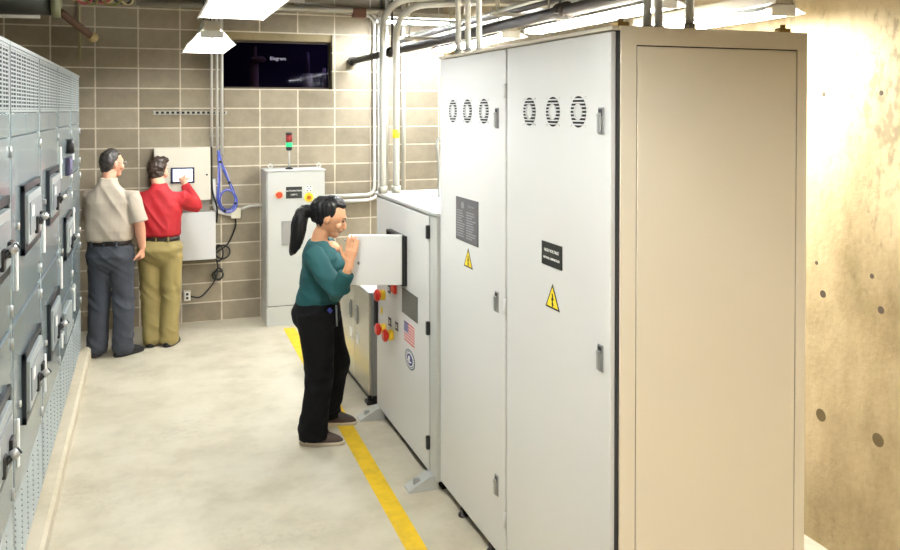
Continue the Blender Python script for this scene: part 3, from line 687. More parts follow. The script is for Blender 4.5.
# large conduits rising from the white cabinet and bending along the ceiling; the wall pair
CYA, CYB = 5.72, 5.66
for (x, y, zt, lab, dx) in ((1.575, 5.70, 3.02, 'left of two large bent conduits rising from the white hatch cabinet', 0), (1.675, 5.70, 2.98, 'right of two large bent conduits rising from the white hatch cabinet', 0)):
    e = MB(); e.tube(fillet([(x, y, MT), (x, y, zt-.02), (x+.62, y+.02, zt+.04), (XR, y+.02, zt+.05)], .24, 8), .024, 16)
    o = tag(e.build('bent_conduit', conduit_m), lab, 'conduit', 'large bent conduits')
    q = MB(); q.tube([(x, y, MT), (x, y, MT+.05)], .034, 16); q.build('coupling', galv, o)
    if dx == 0 and x > 1.6:
        q = MB(); q.tube([(x, y, 2.02), (x, y, 2.08)], .0255, 16); q.build('yellow_tag', sign_y, o)
for (off, r, lab) in ((0, .02, 'outer of the two wall conduits bending towards the control cabinet'), (.055, .02, 'inner of the two wall conduits bending towards the control cabinet')):
    e = MB(); X = 2.44-off
    e.tube(fillet([(1.76, YB-.05, 1.215+off*1.1), (X, YB-.05, 1.215+off*1.1), (X, YB-.05, 3.3-off*.6), (1.5, YB-.05, 3.38-off*.6)], .16-off, 7), r, 12)
    tag(e.build('wall_conduit', conduit_m), lab, 'conduit', 'pair of bending wall conduits')
e = MB(); e.cyl((2.475, YB-.03, 1.3), (2.475, YB-.03, ZC), .016, 10); e.build('wall_conduit', mat('dark_conduit', (84, 84, 74), .5), label='thin dark conduit straight up the block wall beside the bending pair', cat='conduit')
e = MB(); e.cyl((2.53, YB-.04, 1.2), (2.53, YB-.04, ZC), .02, 12); e.build('wall_conduit', conduit_m, label='straight pale conduit on the block wall right of the dark one', cat='conduit')
e = MB(); e.cyl((2.72, YB-.04, 1.2), (2.72, YB-.04, ZC), .018, 12); e.build('wall_conduit', conduit_m, label='pale conduit on the block wall nearest the right corner', cat='conduit')

# ceiling pipes
e = MB(); e.cyl((-.1, YB-.12, 3.30), (2.75, YB-.12, 3.31), .035, 14)
o = e.build('ceiling_pipe', galv, label='pale horizontal pipe along the top of the block wall', cat='pipe')
MB().box((2.12, YB-.16, 3.235), (2.27, YB-.08, 3.335), .01).build('coupling', mat('coupling_rust', (92, 56, 40), .6), o)
e = MB(); e.cyl((.0, YB-.1, 3.38), (1.6, YB-.1, 3.39), .02, 10); e.build('ceiling_pipe', conduit_m, label='thin conduit above the pale horizontal pipe on the block wall', cat='pipe')
SPX, SPZ = 2.143, 2.76
o = empty('sprinkler_pipe', (SPX, 6, SPZ), 'black iron sprinkler pipe running from the block wall over the cabinets', 'pipe')
MB().tube(fillet([(0, -4.2, ZC-SPZ), (0, -4.2, 0), (0, 3.02, 0)], .1), .033, 16).build('pipe', iron, o)
for y in (1.46, -1.95):
    q = MB(); q.tube([(0, y-.05, 0), (0, y-.045, 0), (0, y+.045, 0), (0, y+.05, 0)], [.035, .05, .05, .035], 16); q.box((-.062, y-.03, -.016), (.062, y+.03, .016), .006); q.build('coupling', iron, o)
MB().tube([(0, 2.95, 0), (0, 3.01, 0)], .05, 14).build('end_flange', iron, o)
for y in (1.42, -1.91): MB().cyl((0, y, .03), (0, y, ZC-SPZ), .011 if y > 0 else .008, 8).build('hanger_rod', iron, o)
e = MB(); e.cyl((2.27, 3.0, 2.9), (2.27, 7.6, 2.9), .014, 10); e.build('ceiling_conduit', conduit_m, label='thin pale conduit running just above the sprinkler pipe', cat='conduit')
e = MB(); e.cyl((2.95, 2.2, 3.02), (2.95, YB, 3.02), .05, 14); e.build('ceiling_pipe', galv, label='thick pale pipe high along the concrete wall above the cabinets', cat='pipe')
e = MB(); e.cyl((2.62, 2.2, 2.98), (2.62, YB, 2.98), .03, 12); e.build('ceiling_pipe', iron, label='dark pipe running beside the thick pale pipe high above the cabinets', cat='pipe')
# trapeze strut holding ceiling pipes
for y, lab in ((5.2, 'nearer metal trapeze bar hanging under the ceiling above the cabinets'), (7.2, 'farther metal trapeze bar hanging under the ceiling above the cabinets')):
    o = empty('trapeze_hanger', (0, y, 0), lab, 'pipe hanger', 'trapeze hangers')
    MB().box((2.2, -.02, 2.862), (3.1, .02, 2.885)).build('bar', galv, o)
    for x in (2.24, 3.06): MB().cyl((x, 0, 2.86), (x, 0, ZC), .007, 8).build('rod', galv, o)
# conduits rising from the tall cabinet's top
for (x, y, lab) in ((1.66, 4.40, 'leftmost of three conduits rising from the far top of the tall cabinet'), (1.71, 4.38, 'middle of three conduits rising from the far top of the tall cabinet'), (1.77, 4.36, 'rightmost of three conduits rising from the far top of the tall cabinet'),
                    (1.93, 2.92, 'leftmost of three conduits above the tall cabinet beside the bright strip light'), (1.985, 2.92, 'middle of three conduits above the tall cabinet beside the bright strip light'), (2.035, 2.78, 'right of three conduits above the tall cabinet beside the bright strip light')):
    e = MB(); e.cyl((x, y, BT+.014), (x, y, ZC), .017, 12)
    o = tag(e.build('riser_conduit', conduit_m), lab, 'conduit', 'conduits rising from the tall cabinet')
    MB().tube([(x, y, BT+.014), (x, y, BT+.05)], .024, 12).build('fitting', galv, o)

# dark duct and tangle above the switchgear
o = empty('air_duct', (0, 0, 0), 'dark round duct in the top left corner above the switchgear', 'duct')
MB().cyl((XL, 8.3, 3.22), (-.78, 8.3, 3.22), .145, 24).build('barrel', mat('duct_dark', (60, 62, 54), .5, metal=.3, var=.3), o)
MB().cyl((-.8, 8.3, 3.22), (-.73, 8.3, 3.22), .165, 24).build('flange', mat('duct_green', (120, 122, 92), .5), o)
for x in (-1.3, -.85): MB().box((x-.012, 8.285, 3.36), (x+.012, 8.315, ZC)).build('hanger_strap', galv, o)
q = MB(); q.tube([(-.74, 8.35, 3.12), (-.5, 8.6, 2.93)], .035, 12); q.mi = 1; q.ball((-.48, 8.62, 2.915), .05, seg=12); q.build('drain_pipe', [mat('rust_pipe', (92, 66, 46), .7), mat('pipe_end', (176, 156, 104), .7)], o)
e = MB()
rr = random.Random(11)
for k in range(9):
    x = -.72+.055*k
    e.mi = k % 4; e.tube(spline([(x, YB-.3, ZC), (x+.02+rr.uniform(-.05, .05), YB-.3, 3.36), (x+.08+rr.uniform(-.05, .08), YB-.28, 3.26+rr.uniform(-.02, .03)), (x+.2+rr.uniform(-.05, .05), YB-.3, 3.36), (x+.28, YB-.3, ZC)], 5), .012, 6)
e.build('cable_bundle', [mat('cable_cream', (196, 180, 130), .6), mat('cable_rose', (168, 70, 70), .6), mat('cable_olive', (120, 118, 60), .6), mat('cable_black', (30, 28, 26), .6)], label='tangle of coloured cables hanging at the ceiling in the top left', cat='cable')
e = MB(); e.cyl((XL, 7.2, 2.93), (-.78, 7.2, 2.95), .014, 10); e.build('ceiling_conduit', conduit_m, label='thin pale conduit crossing above the switchgear near the duct', cat='conduit')
e = MB(); e.cyl((-.62, YB-.05, 2.72), (-.62, YB-.05, ZC), .014, 10); e.build('wall_conduit', mat('olive_conduit', (140, 134, 96), .5), label='thin olive conduit down the block wall above the switchgear', cat='conduit')

# things beyond the dark glass
e = MB(); e.cyl((1.16, 9.7, 1.95), (1.16, 9.7, 2.80), .05, 14); e.cyl((1.16, 9.7, 2.8), (1.16, 9.7, 2.95), .028, 12); e.ball((1.2, 9.66, 2.8), (.09, .06, .04), seg=12)
e.build('valve_pipe', mat('dim_pipe', (128, 96, 96), .5), label='dim upright pipe with a valve behind the dark opening', cat='pipe')
for x, z1, lab in ((1.78, 2.9, 'slim dim bottle-shaped pipe right of centre behind the dark opening'), (1.98, 2.72, 'short dim pipe at the right behind the dark opening')):
    e = MB(); e.cyl((x, 9.75, 1.95), (x, 9.75, z1-.25), .06, 14); e.cyl((x, 9.75, z1-.25), (x, 9.75, z1), .03, 12, r1=.02); tag(e.build('valve_pipe', mat('dim_metal', (88, 76, 92), .4)), lab, 'pipe')
e = MB(); e.box((1.285, 9.5, 2.775), (1.52, 9.505, 2.83)); e.mi = 1; e.text('Elegrem', .055, MY(1.40, 9.4985, 2.802)); e.build('small_sign', [mat('sign_dark', (30, 28, 40), .6), mat('sign_white', (245, 245, 245), .5, emit=.8)], label='tiny sign with white lettering behind the dark opening', cat='sign')

o = empty('added_fill_lamp', (2.2, 9.6, 3.3), 'added unseen violet fill light inside the dark room beyond the opening', 'light')  # added out of view to brighten the pipes behind the glass
MB().box((-.15, -.1, .0), (.15, .1, .04), .01).build('base', fix_grey, o)
MB().ball((0, 0, 0), (.1, .06, .04), seg=14).build('lens', mat('violet_fill_glow', (200, 180, 255), .4, emit=45), o)

# ------------------------------------------------------------------ light fixtures
def fixture(loc, L, label, glow=None, rods=True, group='hooded fluorescent lights'):
    t = empty('hooded_light', loc, label, 'light', group)
    h = MB(); h.box((-.065, -L/2, 0), (.065, L/2, .075), .006); h.box((-.05, -.16, .07), (.05, .16, .125), .006); h.build('housing', fix_grey, t)
    for sgn in (-1, 1):
        w_ = MB(); a = V((sgn*.06, 0, .02)); b = V((sgn*.175, 0, -.10)); d_ = (b-a); nn = V((d_.z, 0, -d_.x)).normalized()*.003
        def strip(t0, t1, y0, y1):
            p, q = a+d_*t0, a+d_*t1
            w_.prism([p+V((0, y0, 0))+nn, q+V((0, y0, 0))+nn, q+V((0, y0, 0))-nn, p+V((0, y0, 0))-nn], (0, y1-y0, 0))
        strip(0, .12, -L/2, L/2); strip(.42, 1, -L/2, L/2)
        n = 14
        for i in range(n+1):
            y = -L/2+(L-.03)*i/n; strip(.12, .42, y, y+.03)
        p = b; w_.prism([p+V((0, -L/2, 0)), p+V((sgn*.012, -L/2, -.002)), p+V((sgn*.012, -L/2, -.006)), p+V((0, -L/2, -.006))], (0, L, 0))
        if sgn > 0: w_.prism([(-.06, L/2-.004, .02), (.06, L/2-.004, .02), (.175, L/2-.004, -.10), (-.175, L/2-.004, -.10)], (0, .004, 0))  # far end plate added to keep lamp light off the upper back wall
        w_.build('reflector', reflector, t)
    for y in (-L/2+.03, L/2-.03): MB().box((-.09, y-.012, -.06), (.09, y+.012, 0), .004).build('lamp_holder', white_ink, t)
    for x in (-.055, .055): MB().cyl((x, -L/2+.03, -.045), (x, L/2-.03, -.045), .019, 12).build('tube', glow or tube_glow, t)
    if rods:
        for y in (-L*.35, L*.35): MB().cyl((0, y, .075), (0, y, ZC-loc[2]), .006, 8).build('hanger_rod', iron, t)
    return t
LZ = 2.85
fixture((.49, 7.42, LZ), 1.22, 'hooded fluorescent light hanging farther back, left of the dark wall opening')
fixture((.46, 4.35, LZ), 1.22, 'hooded fluorescent light at the top edge, nearer than its twin')
fixture((.46, 1.8, LZ), 1.22, 'hooded fluorescent light over the aisle beside the tall cabinet, above the frame')
fixture((.46, -.8, LZ), 1.22, 'added hooded fill light, unseen overhead behind the camera', warm_fill_tube)  # unseen lamp added as frontal fill
fixture((1.5, -1.2, LZ), 1.22, 'added hooded fill light, unseen behind the camera, on the side of the tall cabinet', warm_fill_tube)  # unseen lamp added as warm fill for the cabinet side

def strip_light(loc, L, label, rz=0, glow=None):
    t = empty('strip_light', loc, label, 'light', 'strip lights over the cabinets', rz)
    MB().box((-.05, -L/2, 0), (.05, L/2, .06), .006).build('housing', fix_grey, t)
    for g in (-1, 1): MB().prism([(g*.05, -L/2, .0), (g*.13, -L/2, -.035), (g*.13, -L/2, -.041), (g*.05, -L/2, -.006)], (0, L, 0)).build('reflector', reflector, t)
    for x in (-.04, .04): MB().cyl((x, -L/2+.02, -.035), (x, L/2-.02, -.035), .019, 12).build('tube', glow or strip_glow, t)
    for y in (-L/2+.012, L/2-.012): MB().box((-.07, y-.012, -.055), (.07, y+.012, 0), .003).build('lamp_holder', white_ink, t)
    for y in (-L*.35, L*.35): MB().cyl((0, y, .06), (0, y, ZC-loc[2]), .006, 8).build('hanger_rod', galv, t)
strip_light((2.83, 3.75, 2.72), 1.22, 'bright strip light between the tall cabinet top and the concrete wall')
strip_light((2.42, 4.25, 2.78), 1.5, 'strip light over the cabinets, nearer one of the row above the far door')
strip_light((2.72, 8.25, 3.17), .95, 'short strip light set crosswise near the block wall in the far corner', PI/2, corner_glow)
strip_light((2.42, 6.1, 2.78), 1.5, 'strip light over the cabinets, farther one above the white hatch cabinet')

# ------------------------------------------------------------------ people
def fold(amp, sx, sz, seed=0):
    def f(p):
        q = V((p.x*sx+seed, p.y*sx, p.z*sz)); return amp*(noise.noise(q)+.5*noise.noise(q*2.1))
    return f

def crease(amp, seed=0, sz=9, slant=1.1, zs=None):
    """cloth: broad swell plus sharp slanted creases, stronger near the heights in zs"""
    def f(p):
        q = V((p.x*5+seed, p.y*5, p.z*4)); a = noise.noise(q)*.6
        d = p.z*sz+abs(p.x)*sz*slant*math.copysign(1, p.x)
        r = 1-abs(noise.noise(V((d, p.x*4+seed, p.y*4))))*2.6
        w = 1 if not zs else .35+sum(math.exp(-((p.z-z)/.09)**2) for z in zs)
        return amp*(a+.75*r*w-.3)
    return f

def head_mesh(b, M, female=False):
    def sh(p):
        x, y, z = p
        k = 1
        if z < 0: k = 1-.30*min(1, -z/.115)*(1.0 if y > 0 else .6)
        if z < -.03 and y < 0: y *= .8
        return V((x*k, y, z))
    b.ball((0, 0, 0), (.074, .095, .113), M, 24, sh)
    b.ball((0, .055, -.088), (.034, .034, .026), M, 12)                     # chin
    b.ball((0, .082, .028), (.045, .016, .014), M, 12)                      # brow
    t = bmesh.new(); bmesh.ops.create_uvsphere(t, u_segments=10, v_segments=8, radius=1)
    for v in t.verts: v.co = V((v.co.x*.014, .098+v.co.y*.02-.006*v.co.z, -.018+v.co.z*.028-(.006 if v.co.y > 0 else 0)))
    b.merge(t, M)
    b.ball((0, .088, -.058), (.024, .012, .012), M, 10)                     # mouth
    for s in (-1, 1):
        b.ball((s*.04, .066, -.03), (.026, .022, .024), M, 10)              # cheek
        b.ball((s*.075, -.012, -.008), (.011, .02, .032), M, 12)            # ear

def face_parts(parent, M, skin):
    e = MB()
    for s in (-1, 1): e.ball((s*.031, .083, .006), (.012, .008, .0065), M, 10)
    e.build('eye', eye_m, parent)
    e = MB()
    for s in (-1, 1): e.ball((s*.031, .09, .027), (.018, .006, .004), M, 8)
    e.build('eyebrow', hair_b, parent)
    e = MB(); e.ball((0, .096, -.058), (.02, .006, .007), M, 10); e.build('lips', lip_m, parent)

def hair_cap(b, M, grow=1.09, line=.055, back=-.09, nape=.0):
    """hair over crown, sides and back; leaves face, ears and nape free"""
    def sh(p):
        x, y, z = p
        ax = abs(x)/(.074*grow)
        edge = line if y > .03 else (line+(-.03-line)*min(1, (.03-y)/.05) if y > -.02 else -.03+(back+.03)*min(1, (-.02-y)/.03))
        k = 1 if z > edge else .8
        return V((x*k, y*k, z*k))
    b.ball((0, -.004, .006), (.074*grow, .095*grow, .113*grow), M, 36, sh)

def hand(b, w, d, n, thumb, k=1., curl=(.35, .35, .35, .35), spread=.05, tc=.3):
    """palm and five fingers; d = pointing direction, n = where the palm faces, thumb = +1/-1 side along d x n"""
    d = V(d).normalized(); n = V(n); n = (n-d*n.dot(d)).normalized(); s = d.cross(n)*thumb; w = V(w)
    R = Matrix((s, d, n)).transposed().to_4x4(); M = Matrix.Translation(w) @ R
    t = bmesh.new(); bmesh.ops.create_cube(t, size=1)
    for v in t.verts: v.co = V((v.co.x*(.074 if v.co.y > 0 else .054)*k, (v.co.y*.088+.05)*k, v.co.z*.024*k))
    bmesh.ops.bevel(t, geom=t.edges[:], offset=.009*k, segments=2, affect='EDGES'); b.merge(t, M)
    b.tube([M @ V((0, -.03*k, 0)), M @ V((0, .03*k, 0))], [(.024*k, .026*k), (.02*k, .028*k)], 12)
    for i, (off, l) in enumerate(((.028, .9), (.0095, 1.0), (-.0095, .94), (-.028, .74))):
        p = V((off*k, .085*k, 0)); ang = 0; lat = off/.028*spread; P = [p-V((0, .03*k, 0)), p]
        for seg in (.043, .027, .022):
            ang += curl[i]; dv = V((math.sin(lat)*math.cos(ang), math.cos(ang)*math.cos(lat), math.sin(ang)))
            p = p+dv*seg*l*k; P.append(p.copy())
        b.tube([M @ q for q in P], [.0092*k, .0095*k, .0085*k, .0078*k, .006*k], 10)
    p = V((.02*k, .02*k, .004)); P = [p]; a = .75
    for seg in (.04, .034, .028):
        p = p+V((math.sin(a), math.cos(a), tc*(1 if len(P) > 1 else .4)))*seg*k; a -= .25; P.append(p.copy())
    b.tube([M @ q for q in P], [.013*k, .012*k, .0105*k, .007*k], 10)

def shoe(parent, ankle_xy, yaw, z0, L, mats, z_top=.1):
    M = Matrix.Translation((ankle_xy[0], ankle_xy[1], z0)) @ Matrix.Rotation(yaw, 4, 'Z')
    b = MB()
    t = MB(); t.rings([(0, L*.2, .012, .046, L*.5), (0, L*.2, .03, .048, L*.5), (0, L*.17, .05, .045, L*.45), (0, L*.07, .075, .040, L*.32), (0, 0, z_top, .036, .055)], 20, 2.4)
    me = t.bm; b.merge(me, M)
    o = b.organic('shoe', mats[0], parent, .006, 3)
    s = MB(); u = MB(); u.rings([(0, L*.2, 0, .047, L*.51), (0, L*.2, .014, .051, L*.525), (0, L*.2, .024, .05, L*.52)], 24, 2.4); s.merge(u.bm, M)
    s.build('sole', mats[1], o)

def person(name, label, loc, face_xy, J):
    rz = math.atan2(face_xy[1], face_xy[0])-PI/2
    return empty(name, loc, label, 'person', None, rz)

# ---- the woman
mid = lambda a, c_, t: a*(1-t)+c_*t
p = person('person', 'woman in teal top and black trousers with a long ponytail holding the open hatch', (1.133, 5.578, 0), (.939, -.343), None)
Mh = Matrix.Translation((0, .035, 1.492)) @ Matrix.Rotation(.12, 4, 'Z') @ Matrix.Rotation(-.36, 4, 'X') @ Matrix.Scale(1.12, 4)
shR, elR, wrR = V((.18, -.05, 1.265)), V((.345, .14, 1.04)), V((.385, .212, 1.235))
shL, elL, wrL = V((-.165, -.02, 1.27)), V((-.24, .13, 1.06)), V((-.12, .28, 1.12))
hipR, knR, anR = V((.095, -.05, .84)), V((.125, -.015, .45)), V((.15, -.065, .085))
hipL, knL, anL = V((-.085, -.03, .84)), V((-.13, .06, .46)), V((-.2, -.01, .085))
b = MB(); head_mesh(b, Mh)
b.tube([(0, -.045, 1.30), (0, -.03, 1.37), (0, .01, 1.44)], [.058, .054, .054], 16)
b.ball((0, .042, 1.272), (.066, .062, .058), Matrix.Identity(4), 16)
b.rings([(0, -.05, .80, .14, .10), (0, -.05, .88, .15, .11), (0, -.03, 1.02, .12, .09), (0, -.02, 1.15, .13, .1), (0, -.02, 1.25, .14, .1), (0, -.03, 1.30, .12, .075), (0, -.035, 1.335, .06, .05)], 24)
b.tube([shR-V((.05, 0, 0)), shR, elR, elR+V((-.002, .012, .02)), wrR], [.045, .05, .038, .038, .026], 14)
b.tube([shL+V((.05, 0, 0)), shL, elL, elL+V((.002, .012, .02)), wrL], [.045, .05, .038, .038, .026], 14)
hand(b, wrR+V((0, .002, .004)), (-.06, .14, 1), (-1, .1, 0), 1, 1.08, (.02, .04, .06, .10), .07, .1)
hand(b, wrL, (.5, 1, .3), (0, .2, -1), -1, 1.0, (.5, .5, .5, .5))
b.tube([hipR, knR, anR], [.085, .055, .036], 14); b.tube([hipL, knL, anL], [.085, .055, .036], 14)
for a in (anR, anL): b.tube([a, a+V((0, .03, -.05)), a+V((0, .13, -.06))], [.036, .038, .028], 12)
b.organic('body', skin_f, p, .0065, 3); face_parts(p, Mh, skin_f)
b = MB()
b.rings([(0, -.05, .915, .165, .15), (0, -.045, .95, .168, .152), (0, -.035, 1.02, .155, .138), (0, -.02, 1.09, .158, .142), (0, -.005, 1.17, .168, .15), (0, -.015, 1.235, .172, .135), (0, -.03, 1.285, .15, .105), (0, -.045, 1.32, .105, .078), (0, -.055, 1.34, .078, .056)], 30)
for s in (-1, 1): b.ball((s*.07, .09, 1.165), (.07, .065, .066), None, 14)
b.tube([shR-V((.07, 0, -.02)), shR, mid(shR, elR, .5), elR, elR+V((-.002, .01, .035)), mid(elR, wrR, .5), mid(elR, wrR, .74)], [.055, .074, .07, .06, .058, .052, .048], 18)
b.tube([shL+V((.07, 0, .02)), shL, mid(shL, elL, .5), elL, elL+V((.002, .02, .03)), mid(elL, wrL, .5), mid(elL, wrL, .85)], [.055, .07, .062, .055, .055, .047, .042], 18)
b.organic('sweater', teal, p, .007, 4, crease(.010, 3, 15, .6))
b = MB()
b.rings([(0, -.05, .68, .12, .06), (0, -.055, .74, .162, .12), (0, -.06, .79, .174, .155), (0, -.065, .85, .178, .165), (0, -.055, .91, .168, .15), (0, -.05, .945, .155, .138)], 28)
b.tube([hipR+V((0, -.015, .03)), mid(hipR, knR, .3), knR, mid(knR, anR, .5), anR+V((0, .005, .02)), anR+V((0, .01, -.05))], [.118, .115, .095, .09, .096, .104], 20)
b.tube([hipL+V((0, .0, .03)), mid(hipL, knL, .3), knL, mid(knL, anL, .5), anL+V((0, 0, .02)), anL+V((0, .01, -.045))], [.112, .11, .09, .085, .09, .094], 20)
tr = b.organic('trousers', pants_b, p, .008, 9, crease(.010, 5, 10, .6, (.45, .12, .82)))
q = MB(); q.tube([(.172, .05, .905), (.18, .07, .888)], .014, 8); q.mi = 1; q.tube([(.17, .10, .93), (.172, .105, .79)], .006, 8); q.build('key_clip', [mat('blue_tag', (60, 70, 170), .5), alum], tr)
shoe(p, (.15, -.06), 0, 0, .29, (shoe_br, sole_m)); shoe(p, (-.2, -.005), 0, 0, .28, (shoe_br, sole_m))
b = MB(); hair_cap(b, Mh, 1.13, .08, -.075)
b.ball((0, -.075, .03), (.072, .06, .078), Mh, 16); b.ball((0, -.105, .0), (.045, .04, .045), Mh, 12)
for s in (-1, 1): b.ball((s*.06, -.03, .035), (.026, .055, .06), Mh, 14)
hb = Mh @ V((0, -.125, .0))
b.tube(spline([hb+V((0, .03, .0)), hb+V((.005, -.035, .0)), hb+V((.015, -.065, -.06)), hb+V((.03, -.075, -.15)), hb+V((.04, -.095, -.23)), hb+V((.04, -.125, -.30))], 4), [.034, .034, .034, .036, .04, .044, .048, .05, .052, .053, .053, .052, .05, .048, .046, .043, .04, .035, .028, .018, .006], 14)
b.organic('hair', hair_b, p, .0065, 2, fold(.007, 45, 5, 2))

# ---- the man in red
p = person('person', 'man in red long-sleeved shirt and khaki trousers tapping the touch screen', (.11, 8.28, 0), (.26, .966), None)
Mh = Matrix.Translation((-.03, .07, 1.64)) @ Matrix.Rotation(-.28, 4, 'Z') @ Matrix.Rotation(-.14, 4, 'X') @ Matrix.Scale(1.06, 4)
shR, elR, wrR = V((.195, -.01, 1.385)), V((.28, .225, 1.285)), V((.145, .36, 1.50))
shL, elL, wrL = V((-.195, -.01, 1.385)), V((-.225, .13, 1.12)), V((-.09, .28, 1.1))
hipR, knR, anR = V((.098, .0, .93)), V((.1, .01, .5)), V((.085, -.03, .09))
hipL, knL, anL = V((-.098, .0, .93)), V((-.095, .01, .5)), V((-.075, -.03, .09))
def man_body(p, Mh, skin, shR, elR, wrR, shL, elL, wrL, legs, handR, handL):
    b = MB(); head_mesh(b, Mh)
    zs = (shR.z+shL.z)/2
    b.tube([(0, -.03, zs+.03), (0, -.01, zs+.1), Mh @ V((0, -.02, -.05))], [.066, .062, .06], 16)
    b.rings([(0, -.01, .90, .15, .11), (0, -.01, 1.05, .15, .11), (0, 0, zs-.15, .165, .11), (0, -.01, zs-.02, .17, .095), (0, -.02, zs+.04, .10, .07), (0, -.02, zs+.07, .05, .05)], 24)
    for s_, e_, w_, sg in ((shR, elR, wrR, -1), (shL, elL, wrL, 1)):
        b.tube([s_+V((sg*.06, 0, 0)), s_, e_, e_+(w_-e_)*.1, e_+(w_-e_)*.4, w_], [.05, .058, .046, .048, .045, .031], 14)
    hand(b, *handR); hand(b, *handL)
    for h_, k_, a_, yaw in legs:
        b.tube([h_, k_, a_], [.09, .06, .04], 14)
        fx, fy = -math.sin(yaw), math.cos(yaw)
        b.tube([a_, a_+V((fx*.03, fy*.03, -.05)), a_+V((fx*.14, fy*.14, -.062))], [.038, .04, .03], 12)
    b.organic('body', skin, p, .007, 3); face_parts(p, Mh, skin)
man_body(p, Mh, skin_r, shR, elR, wrR, shL, elL, wrL, ((hipR, knR, anR, 0), (hipL, knL, anL, 0)),
         (wrR, (-.40, .72, .55), (.1, .6, -.7), -1, 1.05, (.12, .75, .9, .95), .03, .5), (wrL, (.3, 1, .2), (.9, 0, -.3), 1, 1.0, (.4, .4, .4, .4)))
b = MB()
b.rings([(0, -.01, 1.035, .180, .138), (0, -.012, 1.055, .190, .150), (0, -.012, 1.11, .196, .154), (0, -.005, 1.22, .203, .145), (0, -.01, 1.33, .21, .128), (0, -.012, 1.39, .19, .108), (0, -.02, 1.435, .145, .092), (0, -.02, 1.475, .098, .083), (0, -.01, 1.505, .08, .077), (0, 0, 1.53, .073, .073)], 30)
b.tube([shR-V((.08, 0, -.015)), shR, mid(shR, elR, .5), elR, elR+V((-.015, .02, .02)), mid(elR, wrR, .5), mid(elR, wrR, .9)], [.062, .08, .075, .068, .066, .055, .046], 18)
b.tube([shL+V((.08, 0, .015)), shL, mid(shL, elL, .5), elL, elL+V((.01, .02, .0)), mid(elL, wrL, .5), mid(elL, wrL, .95)], [.062, .08, .075, .066, .062, .05, .042], 18)
b.organic('shirt', shirt_red, p, .007, 4, crease(.011, 1, 8, 1.3))
def trousers(p, m, hipR, knR, anR, hipL, knL, anL, top, w, seed, hem=.05, wide=1.0):
    b = MB()
    b.rings([(0, -.0, .74, w*.55, .05), (0, -.005, .79, w*.86, .10), (0, -.012, .85, w*1.02, .135), (0, -.025, .91, w*1.07, .152), (0, -.015, .98, w*1.02, .138), (0, -.01, top, w*.97, .126)], 28)
    for h_, k_, a_ in ((hipR, knR, anR), (hipL, knL, anL)):
        b.tube([h_+V((0, 0, .03)), mid(h_, k_, .3), mid(h_, k_, .7), k_, mid(k_, a_, .5), a_+V((0, .0, .03)), a_+V((0, .0, -.01)), a_+V((0, .014, hem-.1))], [.108*wide, .106*wide, .096*wide, .091*wide, .086*wide, .082*wide, .09*wide, .084*wide], 20)
    o = b.organic('trousers', m, p, .0075, 9, crease(.011, seed, 10, .8, (.5, .14, .86)))
    bl = MB(); bl.rings([(0, -.01, top-.022, w*1.005, .1345), (0, -.01, top+.018, w*.995, .1325)], 32); bl.build('belt', belt_m, p)
    for x in (-.11, 0, .11): MB().box((x-.007, -.152, top-.028), (x+.007, -.128, top+.024), .002).build('belt_loop', m, o)
    return o
trousers(p, khaki, hipR, knR, anR, hipL, knL, anL, 1.015, .182, 9, .045)
shoe(p, (.09, -.035), -.2, 0, .27, (shoe_bk, shoe_bk)); shoe(p, (-.08, -.035), .2, 0, .27, (shoe_bk, shoe_bk))
b = MB(); hair_cap(b, Mh, 1.12, .07, -.085); b.ball((.01, .035, .1), (.062, .06, .034), Mh, 14); b.ball((0, -.05, .02), (.078, .058, .085), Mh, 16)
b.organic('hair', hair_br, p, .006, 2, fold(.011, 30, 30, 4))

# ---- the man in the taupe polo
p = person('person', 'man in taupe polo, glasses and dark jeans standing with one arm hanging', (-.32, 8.09, 0), (.33, .944), None)
Mh = Matrix.Translation((.0, .055, 1.735)) @ Matrix.Rotation(-.62, 4, 'Z') @ Matrix.Rotation(-.03, 4, 'X') @ Matrix.Scale(1.08, 4)
shR, elR, wrR = V((.20, -.01, 1.44)), V((.275, -.02, 1.18)), V((.285, .02, .97))
shL, elL, wrL = V((-.165, -.01, 1.44)), V((-.19, .06, 1.2)), V((-.12, .2, 1.05))
hipR, knR, anR = V((.10, .0, .96)), V((.115, .01, .52)), V((.12, -.02, .09))
hipL, knL, anL = V((-.09, .0, .96)), V((-.10, .01, .52)), V((-.11, -.03, .09))
man_body(p, Mh, skin_m, shR, elR, wrR, shL, elL, wrL, ((hipR, knR, anR, -.62), (hipL, knL, anL, .05)),
         (wrR, (-.03, .06, -1), (-1, .1, 0), -1, 1.05, (1.1, 1.2, 1.2, 1.2), .02, .6), (wrL, (.7, .6, -.2), (.3, -1, 0), 1, 1.0, (.4, .4, .4, .4)))
b = MB()
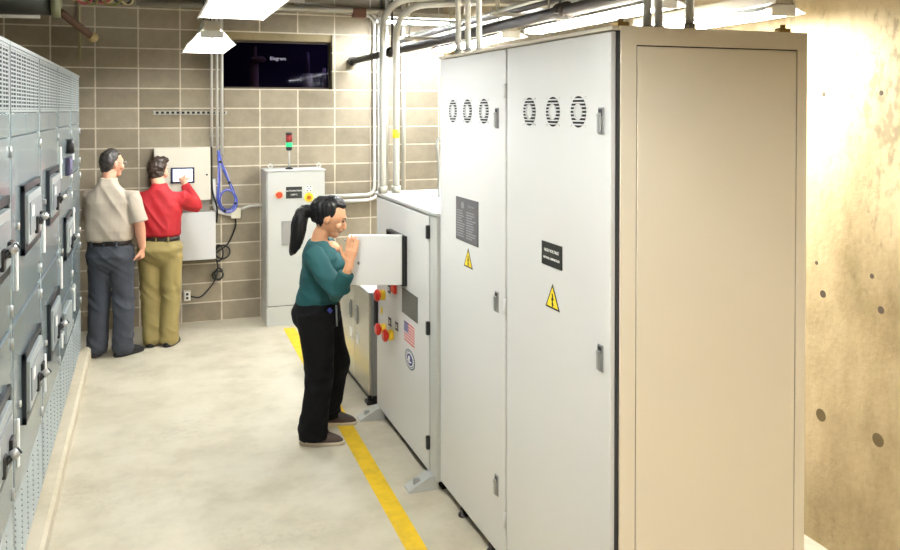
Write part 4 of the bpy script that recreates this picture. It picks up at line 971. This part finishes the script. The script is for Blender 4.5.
b.rings([(0, -.01, 1.045, .188, .14), (0, -.01, 1.07, .20, .158), (0, -.01, 1.14, .205, .165), (0, -.005, 1.28, .212, .152), (0, -.012, 1.39, .218, .138), (0, -.015, 1.455, .197, .115), (0, -.022, 1.505, .145, .095), (0, -.022, 1.545, .098, .086), (0, -.012, 1.58, .08, .079), (0, -.002, 1.605, .075, .075)], 30)
b.tube([shR-V((.08, 0, -.01)), shR, mid(shR, elR, .5), mid(shR, elR, .9)], [.06, .078, .082, .085], 18)
b.tube([shL+V((.08, 0, .01)), shL, mid(shL, elL, .5), mid(shL, elL, .9)], [.06, .076, .078, .08], 18)
b.organic('polo_shirt', polo, p, .007, 4, crease(.010, 7, 7, 1.2))
trousers(p, denim, hipR, knR, anR, hipL, knL, anL, 1.03, .190, 12, .05, 1.06)
shoe(p, (.12, -.02), -.66, 0, .29, (shoe_bk, shoe_bk)); shoe(p, (-.11, -.03), .05, 0, .28, (shoe_bk, shoe_bk))
b = MB(); hair_cap(b, Mh, 1.09, .07, -.088); b.ball((0, -.05, .02), (.076, .054, .085), Mh, 16)
b.organic('hair', hair_g, p, .006, 2, fold(.005, 40, 40, 4))
g = MB()
for s in (-1, 1):
    g.tube([Mh @ V((s*.078, -.02, .012)), Mh @ V((s*.072, .09, .012))], .003, 6)
    g.tube([Mh @ V((s*.034+.026*math.cos(t*PI/8), .1, .004+.019*math.sin(t*PI/8))) for t in range(16)], .0022, 6, closed=True)
g.tube([Mh @ V((-.009, .104, .008)), Mh @ V((.009, .104, .008))], .0022, 6)
g.build('glasses', alum, p)

# ------------------------------------------------------------------ world, camera, view
wd = bpy.data.worlds.new('world'); SC.world = wd; wd.use_nodes = True
wd.node_tree.nodes['Background'].inputs['Color'].default_value = (.05, .048, .045, 1)
cam = bpy.data.cameras.new('camera'); co = bpy.data.objects.new('camera', cam); COL.objects.link(co)
cam.sensor_width = 36; cam.lens = 828.48/900*36; cam.shift_y = -(275-123.7)/900; cam.clip_start = .05
co.location = (0, 0, 2.22); co.rotation_euler = (PI/2-.016464, 0, -.350826)
SC.camera = co
SC.view_settings.view_transform = 'Standard'; SC.view_settings.look = 'None'; SC.view_settings.gamma = 1
SC.view_settings.use_curve_mapping = False
SC.view_settings.exposure = 1.0
